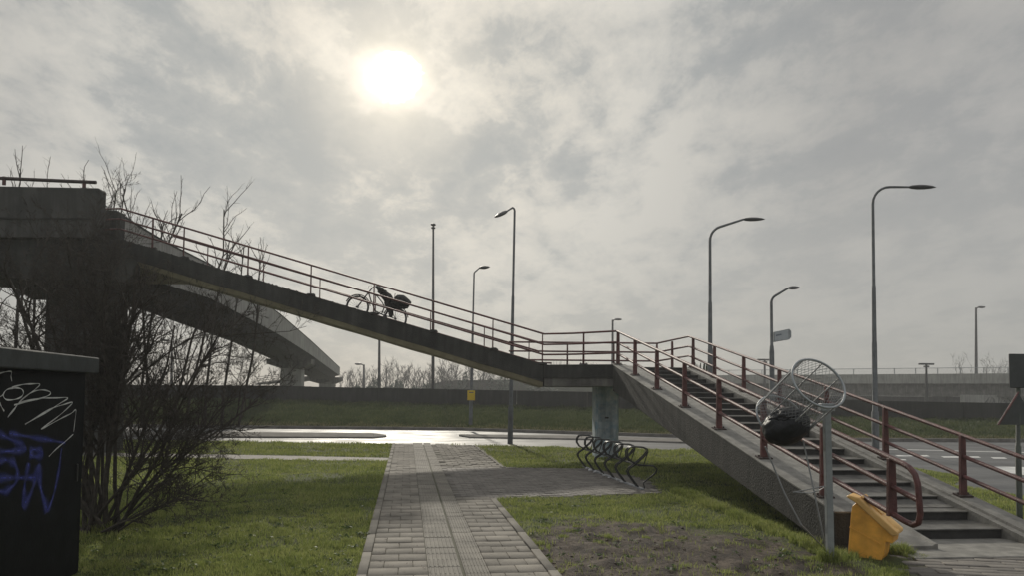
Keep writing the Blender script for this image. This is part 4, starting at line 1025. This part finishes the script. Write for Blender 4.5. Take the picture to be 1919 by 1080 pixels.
mb = MB(); pa = A+cd*1.05; pb2 = B-cd*.06; mb.hexa([pa+V(0, 0, .08), pb2+V(0, 0, .08), pb2+cn*.005+V(0, 0, .08), pa+cn*.005+V(0, 0, .08)], [pa+V(0, 0, zc-.19), pb2+V(0, 0, zc-.19), pb2+cn*.005+V(0, 0, zc-.19), pa+cn*.005+V(0, 0, zc-.19)]); dr_ = mb.build('door', 'cab', cab, bevel=.002)
mb = MB(); mb.box(pb2-cd*.09+cn*.012+V(0, 0, .95), (.03, .014, .16), (cd, cn, V(0, 0, 1))); mb.build('handle', 'black', dr_, bevel=.003)
def stroke(name, m, lines, w, parent, off=.0025, soft=False):
    vs_ = []; fs = []; al = []
    for pts_, k in lines:
        # densify with Catmull-Rom
        pp = [np.array(q_, float) for q_ in pts_]; dn = []
        for i in range(len(pp)-1):
            p0 = pp[max(i-1, 0)]; p1 = pp[i]; p2 = pp[i+1]; p3 = pp[min(i+2, len(pp)-1)]
            for t in np.linspace(0, 1, 7)[:-1]:
                dn.append(.5*((2*p1)+(-p0+p2)*t+(2*p0-5*p1+4*p2-p3)*t*t+(-p0+3*p1-3*p2+p3)*t**3))
        dn.append(pp[-1]); P3 = [cf(a[0], a[1], off) for a in dn]; nrow = 5 if soft else 2; st = len(vs_)
        for i, p in enumerate(P3):
            t = (P3[min(i+1, len(P3)-1)]-P3[max(i-1, 0)]).normalized(); s_ = t.cross(cn).normalized()
            for j in range(nrow):
                f = j/(nrow-1)*2-1; vs_.append(p+s_*w*k*f*(.7+.3*math.sin(i*.7))); al.append(max(0, 1-abs(f))**1.0 if soft else 1)
        for i in range(len(P3)-1):
            for j in range(nrow-1): a = st+i*nrow+j; fs.append((a, a+1, a+nrow+1, a+nrow))
    o = MB().add(vs_, fs).build(name, m, parent)
    if soft:
        at_ = o.data.attributes.new('alpha', 'FLOAT', 'POINT'); at_.data.foreach_set('value', np.array(al, dtype=np.float32))
    return o
Z7 = lambda x, y: (x/3.6, 680+y/3.6)
def zl(l): return [Z7(*p) for p in l]
wt = [(zl([(-20, 80), (30, 65), (76, 62), (74, 95), (80, 128)]), .9), (zl([(-40, 240), (0, 232), (25, 215)]), 1), (zl([(-5, 265), (10, 300), (28, 330)]), 1),
      (zl([(90, 172), (45, 185), (22, 220), (40, 250), (90, 252), (140, 235), (158, 205), (145, 180), (110, 172), (80, 178)]), 1.0),
      (zl([(80, 168), (150, 150), (210, 145), (268, 146), (240, 180), (150, 250), (90, 320), (52, 372), (95, 320), (130, 270), (180, 225), (230, 195), (290, 186), (335, 198), (338, 215), (300, 235), (200, 262), (95, 288)]), .95),
      (zl([(130, 272), (250, 245), (380, 240), (458, 240), (400, 280), (300, 345), (175, 415), (200, 400), (330, 320), (430, 285), (490, 270), (450, 315), (380, 375), (280, 448), (310, 435), (420, 375), (480, 345), (512, 322), (505, 400), (497, 470)]), .95),
      (zl([(494, 486), (440, 535), (380, 585), (330, 636)]), .95)]
stroke('graffiti_tag', mat('white_marker', (.55, .56, .54), .6, var=.25, scale=9), wt, .0065, body, off=.0085)
mblue = bpy.data.materials.new('blue_spray'); mblue.use_nodes = True; t = mblue.node_tree; b = t.nodes['Principled BSDF']; b.inputs['Base Color'].default_value = (.07, .09, .42, 1); b.inputs['Roughness'].default_value = .6
a_ = nd('ShaderNodeAttribute', t); a_.attribute_name = 'alpha'; n_ = nd('ShaderNodeTexNoise', t); n_.inputs['Scale'].default_value = 9
t.links.new(mth('MULTIPLY', mth('POWER', a_.outputs['Fac'], 1.3, tree=t), mth('MULTIPLY', n_.outputs[0], 1.1, tree=t), tree=t), b.inputs['Alpha'])
bt = [(zl([(60, 480), (150, 495), (300, 520), (440, 545)]), .8), (zl([(-30, 470), (50, 510), (150, 560), (170, 590), (60, 600), (-30, 605)]), 1), (zl([(200, 610), (230, 590), (275, 600), (285, 625), (240, 635), (200, 620)]), 1.2),
      (zl([(-20, 670), (40, 660), (90, 680), (118, 740), (100, 820), (40, 870), (-20, 865)]), 1.1), (zl([(-20, 780), (100, 780), (280, 775)]), 1), (zl([(195, 680), (170, 800), (160, 900), (150, 975)]), 1.1), (zl([(150, 975), (210, 880), (255, 720), (262, 700), (275, 850), (320, 1000)]), 1.5),
      (zl([(320, 1010), (360, 900), (395, 740), (415, 580)]), .9)]
stroke('graffiti_spray', mblue, bt, .052, body, off=.0072, soft=True)

# ------------------------------------------------------------ bicycle racks
ra = G(1098, 879); rb2 = G(1196, 917); rdv = V(rb2.x-ra.x, rb2.y-ra.y, 0); rl_ = rdv.length; rdv.normalize()
rackx = V(rdv.y, -rdv.x, 0)*-1    # points left-away? make it point to the left (towards the paving)
if rackx.x > 0: rackx = -rackx
rx_ = V(-.96, .28, 0).normalized()
rk = thing('bicycle_rack', ra, 'row of black bent-tube bicycle stands beside the pier', 'bicycle rack')
mb = MB(); mb.box((ra+rb2)/2+V(0, 0, .02), (rl_+.5, .06, .035), (rdv, V(-rdv.y, rdv.x, 0), V(0, 0, 1))); mb.build('base_rail', 'galvw', rk, bevel=.004)
NU = 6
for i in range(NU):
    b_ = ra+rdv*(rl_*(i/(NU-1)))+V(0, 0, .02); mb = MB()
    for sgn in (-1, 1):
        o_ = b_+rdv*.045*sgn
        def q2_(u_, z_, s_=0): return o_+rx_*u_+V(0, 0, z_)+rdv*s_
        # S-shaped leg rising from the ground rail to the wheel hoop
        mb.tube([q2_(0, 0), q2_(.05, .06), q2_(.17, .22), q2_(.20, .29), q2_(.17, .35), q2_(.06, .43), q2_(-.10, .58), q2_(-.16, .66), q2_(-.15, .71), q2_(-.08, .74), q2_(.10, .745), q2_(.17, .73), q2_(.215, .67), q2_(.22, .58), q2_(.16, .49), q2_(.06, .445)], .0145, 7)
    mb.build('wheel_stand', 'black', rk, smooth=True)
mb = MB(); up_ = V(0, 0, .44)
mb.tube([ra+up_-rdv*.08+rx_*.06, rb2+up_+rdv*.12+rx_*.03, rb2+up_+rdv*.14-rx_*.22, rb2+V(0, 0, .38)+rdv*.12-rx_*.30, rb2+V(0, 0, .30)+rdv*.1-rx_*.27, rb2+V(0, 0, .12)+rdv*.1-rx_*.06, rb2+V(0, 0, .02)+rdv*.1-rx_*.08], .0145, 7)
for i in range(NU):
    p = ra+rdv*(rl_*(i/(NU-1))); mb.tube([p+up_+rx_*.06, p+V(0, 0, .44)-rx_*.10, p+V(0, 0, .66)-rx_*.17], .011, 6)
mb.build('cross_bar', 'black', rk, smooth=True)
mb = MB(); rq = random.Random(5)
for i in range(9):
    t_ = .1+i*.1; p = ra+rdv*rl_*t_+rx_*rq.uniform(.02, .12); s_ = rq.uniform(.02, .045); mb.blob((p.x, p.y, .035), (s_, s_*.6, s_*.6), sub=1, noise=.5, seed=i)
o = mb.build('foot_glints', 'reflect'); tag(o, 'white lumps standing for reflections along the feet of the bicycle rack', 'reflection')  # white lumps added as painted glints of the shiny rack base

# ------------------------------------------------------------ net litter basket on its pole
nb_ = V(.232, -.819, .525).normalized(); Yb = 7.62
rc_ = P(1534, 719, Yb); Rr = .292; Lb = .73
bc = rc_-nb_*Lb
bas = thing('net_litter_basket', pb, 'tilted round wire litter basket on a steel pole', 'litter basket')
ub = nb_.cross(V(0, 0, 1)).normalized(); vb_ = nb_.cross(ub).normalized()
def cyl(a, t, R=None): return rc_.lerp(bc, t)+(ub*math.cos(a)+vb_*math.sin(a))*((R or Rr)*(1-.01*t))
mb = MB(); mb.tube([cyl(2*math.pi*i/40, 0) for i in range(40)], .0125, 8, closed=True); mb.build('rim', 'galv', bas, smooth=True)
mb = MB(); mb.tube([cyl(2*math.pi*i/40, 1) for i in range(40)], .0115, 8, closed=True); mb.build('bottom_hoop', 'galv', bas, smooth=True)
for i in range(8):
    a = 2*math.pi*(i+.3)/8; mb = MB(); mb.tube([cyl(a, 0), cyl(a, 1)], .0075, 6); mb.build('bar', 'galvw', bas, smooth=True)
mb = MB()
NW = 44
for i in range(NW):
    for sg_ in (-1, 1):
        a0 = 2*math.pi*i/NW; mb.tube([cyl(a0+sg_*t*1.5, t, Rr*.985+.008*math.sin(9*t+i)) for t in np.linspace(0, 1, 11)], .0023, 3, caps=False)
for k in range(5):   # netting over the bottom
    pass
for i in range(-6, 7):
    x = i*.045; hl_ = math.sqrt(max(0, (Rr*.93)**2-x*x))
    for A_, B_ in ((ub, vb_), (vb_, ub)): mb.tube([bc+A_*x-B_*hl_, bc+A_*x-nb_*.02, bc+A_*x+B_*hl_], .0017, 3, caps=False)
mb.build('netting', 'galvw', bas)
mb = MB(); pt = P(1549, 768, 7.80); pbase = V(pb.x, pb.y, -.02)
dz_ = (pt-pbase); mb.hexa([pbase+V(a, b, 0)*.034 for a, b in ((-1, -1), (1, -1), (1, 1), (-1, 1))], [pt+V(a, b, 0)*.034 for a, b in ((-1, -1), (1, -1), (1, 1), (-1, 1))]); mb.box(pt+V(0, 0, .02), (.14, .10, .08)); mb.build('pole', 'galv', bas, bevel=.006)
w1a = cyl(0, 1); 
lowp = P(1434, 838, 8.05); g1_ = G(1540, 1030); mb = MB()
mb.tube([lowp, P(1470, 925, 8.05), P(1502, 985, 8.0), V(g1_.x+.05, g1_.y+.05, 0)], .0085, 6); mb.tube([P(1505, 826, 8.05), P(1522, 905, 8.0), P(1540, 990, 7.95), G(1548, 1040)], .0085, 6)
mb.tube([P(1486, 924, 8.02), P(1548, 912, 7.85), P(1535, 920, 7.95), P(1520, 925, 8.0), P(1486, 924, 8.02)], .006, 6)
mb.build('stay_rod', 'galvw', bas, smooth=True)
# black bag in the basket: top-level
bagc = P(1473, 801, 7.95)
bq = bc.lerp(rc_, .22)+V(.05, -.02, -.10)
mb = MB(); ax_ = (ub, vb_, nb_)
mb.blob(bagc+V(-.0, 0, 0), (.25, .22, .195), ax=(V(.92, 0, .38), V(0, 1, 0), V(-.38, 0, .92)), sub=5, noise=.035, seed=3, fr=2.2); mb.blob(bagc+V(-.02, -.02, .11), (.19, .17, .10), ax=(V(.92, 0, .25), V(0, 1, 0), V(-.25, 0, .92)), sub=5, noise=.06, seed=8, fr=3.5)
bag = mb.build('rubbish_bag', 'bagm', smooth=True); tag(bag, 'crumpled black rubbish bag slumped in the tilted wire basket', 'bag')

# ------------------------------------------------------------ yellow bin
Z3 = lambda x, y: (1580+x/4.9086, 860+y/4.9086)
p0 = G(*Z3(40, 905)); wv = V(.8, -.6, 0); ev = V(.6, .8, 0); pn = ev
bin_ = thing('yellow_bin', p0, 'yellow plastic wheeled bin tilted in the grass at the foot of the stairs', 'bin')
def bq_(x, y): 
    a, b = Z3(x, y); return onplane(a, b, p0, pn)
W_ = .30
prof = [(40, 905), (170, 975), (310, 1030), (372, 900), (392, 772), (455, 788), (468, 720), (120, 408), (82, 440), (72, 500)]
pts_ = [bq_(*q_) for q_ in prof]
mb = MB(); mb.prism(pts_, ev*W_); mb.build('body', 'yellow', bin_, bevel=.012)
# front rib panel
lid = [(28, 352), (118, 408), (455, 716), (500, 712), (505, 680), (150, 362), (50, 335)]
lp_ = [bq_(*q_) for q_ in lid]
mb = MB(); mb.prism([p-ev*.025 for p in lp_], ev*(W_+.05)); lo = mb.build('lid', 'yellow2', bin_, bevel=.014)
mb = MB(); ra_, rb3 = bq_(60, 560), bq_(398, 800)
mb.hexa([bq_(58, 640)-ev*.004, bq_(340, 800)-ev*.004, bq_(340, 800)+ev*.01, bq_(58, 640)+ev*.01], [bq_(59, 628)-ev*.004, bq_(345, 788)-ev*.004, bq_(345, 788)+ev*.01, bq_(59, 628)+ev*.01]); mb.build('body_rib', 'yellow', bin_)
l0 = bq_(205, 408); l1 = bq_(330, 525); ld = (l1-l0).normalized(); ln_ = ld.cross(ev).normalized()
if ln_.z < 0: ln_ = -ln_
mb = MB(); e0 = bq_(150, 362); e1 = bq_(505, 680); dl = (e1-e0)
mb.box(e0+dl*.33+ev*(W_*.5)+ln_*.008, (dl.length*.42, W_*.42, .022), (ld, ev, ln_)); mb.build('lid_panel', 'yellow2', lo, bevel=.008)
mb = MB(); mb.box(e0+dl*.03+ev*(W_*.5)+ln_*.012, (.035, W_*.8, .02), (ld, ev, ln_)); mb.build('hinge_grip', 'yellow2', lo, bevel=.008)
mb = MB(); mb.blob(e0+dl*.82+ev*(W_*.5)+ln_*.0, (.09, W_*.3, .025), ax=(ld, ev, ln_), sub=2, noise=.02); mb.build('lid_grip', 'yellow2', lo, smooth=True)

# ------------------------------------------------------------ traffic signs at right edge
sb_ = G(1911, 975); Ys_ = sb_.y
sg = thing('sign_post', sb_, 'dark traffic sign post at the right edge with signs seen from behind', 'sign post')
mb = MB(); tp = P(1908, 690, Ys_); mb.tube([V(sb_.x, Ys_, -.05), V(sb_.x, Ys_, P(1911, 838, Ys_).z), V(sb_.x, Ys_, P(1911, 836, Ys_).z), tp], [.042, .04, .03, .03], 10); mb.build('pole', mat('sign_pole', (.07, .08, .065), .6, var=.3, scale=6), sg, smooth=True)
mb = MB(); a = P(1887, 664, Ys_); b = P(1887, 728, Ys_); cx = (a+b)/2; sz = a.z-b.z
mb.box((cx.x+sz/2, Ys_-.05, cx.z), (sz, .03, sz)); mb.build('square_sign', 'signback', sg, bevel=.01)
mb = MB()
for k in (.38, -.38): mb.box((sb_.x+.05, Ys_-.0, cx.z+k*sz), (.16, .06, .04))
mb.build('bracket', 'galv', sg)
mb = MB(); t0_ = P(1907, 736, Ys_-.06); t1_ = P(1869, 797, Ys_-.22); t2_ = P(1919, 797, Ys_+.15)+V(.22, 0, 0)
mb.prism([t0_, t1_, t2_], V(0, .012, 0)); tri_ = mb.build('triangle_sign', 'signback', sg)
mb = MB(); mb.tube([t0_+V(0, -.02, 0), t1_+V(0, -.02, 0)], .014, 6); mb.build('rim', 'red', tri_)

# ------------------------------------------------------------ bicycle leaning on the ramp railing
byk = A1.y+.42
def rb_pt(px, py): return P(px, py, byk)
hubA = rb_pt(670, 576); hubB = rb_pt(741, 598); Rw = .315
bic = thing('bicycle', hubA-V(0, 0, Rw), 'dark laden bicycle leaning against the ramp railing', 'bicycle')
def wheel(h, name='wheel'):
    mb = MB(); mb.ring(h, (0, 1, 0), Rw-.018, .019, 36, 8); w = mb.build(name, 'black', bic, smooth=True)
    mb = MB(); mb.ring(h, (0, 1, 0), Rw-.045, .010, 36, 6)
    mb.tube([h-V(0, .05, 0), h+V(0, .05, 0)], .03, 8)
    for k in range(18):
        a = k*math.pi/9+.1; mb.tube([h+V(math.cos(a+.2)*.02, .02*(-1)**k, math.sin(a+.2)*.02), h+V(math.cos(a), 0, math.sin(a))*(Rw-.045)], .0022, 3, caps=False)
    mb.build('rim', 'black', w)
    return w
wheel(hubA); wheel(hubB)
Z4 = lambda x, y: (620+x/8.31, 500+y/8.31)
def b4(x, y, dy=0): a, b = Z4(x, y); return P(a, b, byk+dy)
mb = MB()
mb.tube([hubA, b4(510, 500), b4(560, 440), b4(590, 400), b4(640, 340)], [.014, .016, .018, .018, .015], 8)     # fork and head
bb = b4(790, 745); seat = b4(875, 560)
mb.tube([b4(590, 415), b4(620, 520), b4(690, 690), bb], .017, 8)      # down tube
mb.tube([b4(600, 400), b4(720, 460), b4(800, 560), b4(830, 620)], .015, 8)   # curved top tube
mb.tube([bb, b4(845, 600), seat, b4(890, 500)], .016, 8)
mb.tube([bb, hubB], .012, 8); mb.tube([seat, hubB], .010, 6)
mb.build('frame', 'cloth', bic, smooth=True)
mb = MB(); mb.tube([b4(640, 340), b4(670, 310), b4(720, 300), b4(760, 310)], .013, 8); mb.tube([b4(580, 350, -.1), b4(590, 300, -.1), b4(630, 290, -.05), b4(650, 330)], .004, 5); mb.tube([b4(720, 300), b4(735, 310, .3), b4(760, 320, .35)], .012, 6); mb.build('handlebar', 'dmetal', bic, smooth=True)
for h in (hubA, hubB):
    mb = MB(); pts_ = [h+V(math.cos(a), 0, math.sin(a))*(Rw+.025) for a in np.linspace(.1, 2.7, 14)]
    for dy in (-.022, 0, .022): mb.tube([p+V(0, dy, 0) for p in pts_], .012, 5)
    mb.build('mudguard', 'cloth', bic, smooth=True)
mb = MB(); mb.ring(bb, (0, 1, 0), .075, .008, 20, 5); mb.tube([bb+V(0, -.06, 0), bb+V(.12, -.07, -.08)], .01, 6); mb.box(bb+V(.12, -.12, -.08), (.09, .08, .02)); mb.build('crank', 'dmetal', bic)
mb = MB(); mb.tube([b4(435, 445), b4(480, 475), b4(530, 500)], [.012, .02, .02], 6); mb.tube([b4(470, 560), b4(420, 620)], .018, 6); mb.blob(b4(410, 630), (.045, .03, .03), sub=2, noise=.1); mb.build('front_lamp', 'black', bic, smooth=True)
mb = MB(); mb.tube([hubB, b4(1000, 630)], .006, 5); mb.tube([b4(900, 600), b4(1120, 660)], .008, 5); mb.tube([b4(900, 600, .1), b4(1120, 660, .1)], .008, 5); mb.build('carrier', 'dmetal', bic)
ytop = (V(.86, 0, -.5).normalized(), V(0, 1, 0), V(.5, 0, .86).normalized())
mb = MB()
mb.blob(b4(755, 340), (.115, .12, .05), ax=(V(.9, 0, -.42).normalized(), V(0, 1, 0), V(.42, 0, .9).normalized()), noise=.28, seed=1)
mb.blob(b4(800, 395), (.15, .13, .09), ax=(V(.8, 0, -.6).normalized(), V(0, 1, 0), V(.6, 0, .8).normalized()), noise=.3, seed=2)
mb.blob(b4(880, 490), (.20, .14, .12), ax=(V(.75, 0, -.66).normalized(), V(0, 1, 0), V(.66, 0, .75).normalized()), noise=.3, seed=4)
mb.blob(b4(920, 600), (.15, .13, .16), noise=.3, seed=6); mb.blob(b4(935, 715), (.065, .10, .15), noise=.25, seed=7); mb.blob(b4(1000, 590), (.12, .12, .10), noise=.3, seed=11)
o = mb.build('draped_coat', 'cloth', smooth=True); tag(o, 'dark coat draped over the bicycle saddle and handlebar', 'coat')
mb = MB(); mb.blob(b4(1100, 550), (.245, .18, .185), ax=(V(.94, 0, -.34), V(0, 1, 0), V(.34, 0, .94)), noise=.12, seed=9, fr=1.4); mb.blob(b4(1130, 625), (.14, .14, .06), noise=.3, seed=5)
mb.tube([b4(990, 490), b4(1000, 430), b4(1005, 420)], .008, 5)
o = mb.build('carrier_bag', 'cloth', smooth=True); tag(o, 'bulging dark bag strapped on the bicycle carrier', 'bag')

# ------------------------------------------------------------ haze
HAZE = .0013
if HAZE:
    mb = MB(); mb.box((0, 80, 19), (420, 260, 48)); 
    m = bpy.data.materials.new('haze'); m.use_nodes = True; t = m.node_tree; t.nodes.clear(); pv = nd('ShaderNodeVolumePrincipled', t); om = nd('ShaderNodeOutputMaterial', t)
    pv.inputs['Color'].default_value = (.86, .88, .90, 1); pv.inputs['Density'].default_value = HAZE; pv.inputs['Anisotropy'].default_value = .3
    t.links.new(pv.outputs[0], om.inputs['Volume']); h = mb.build('haze', m); tag(h, kind='stuff')
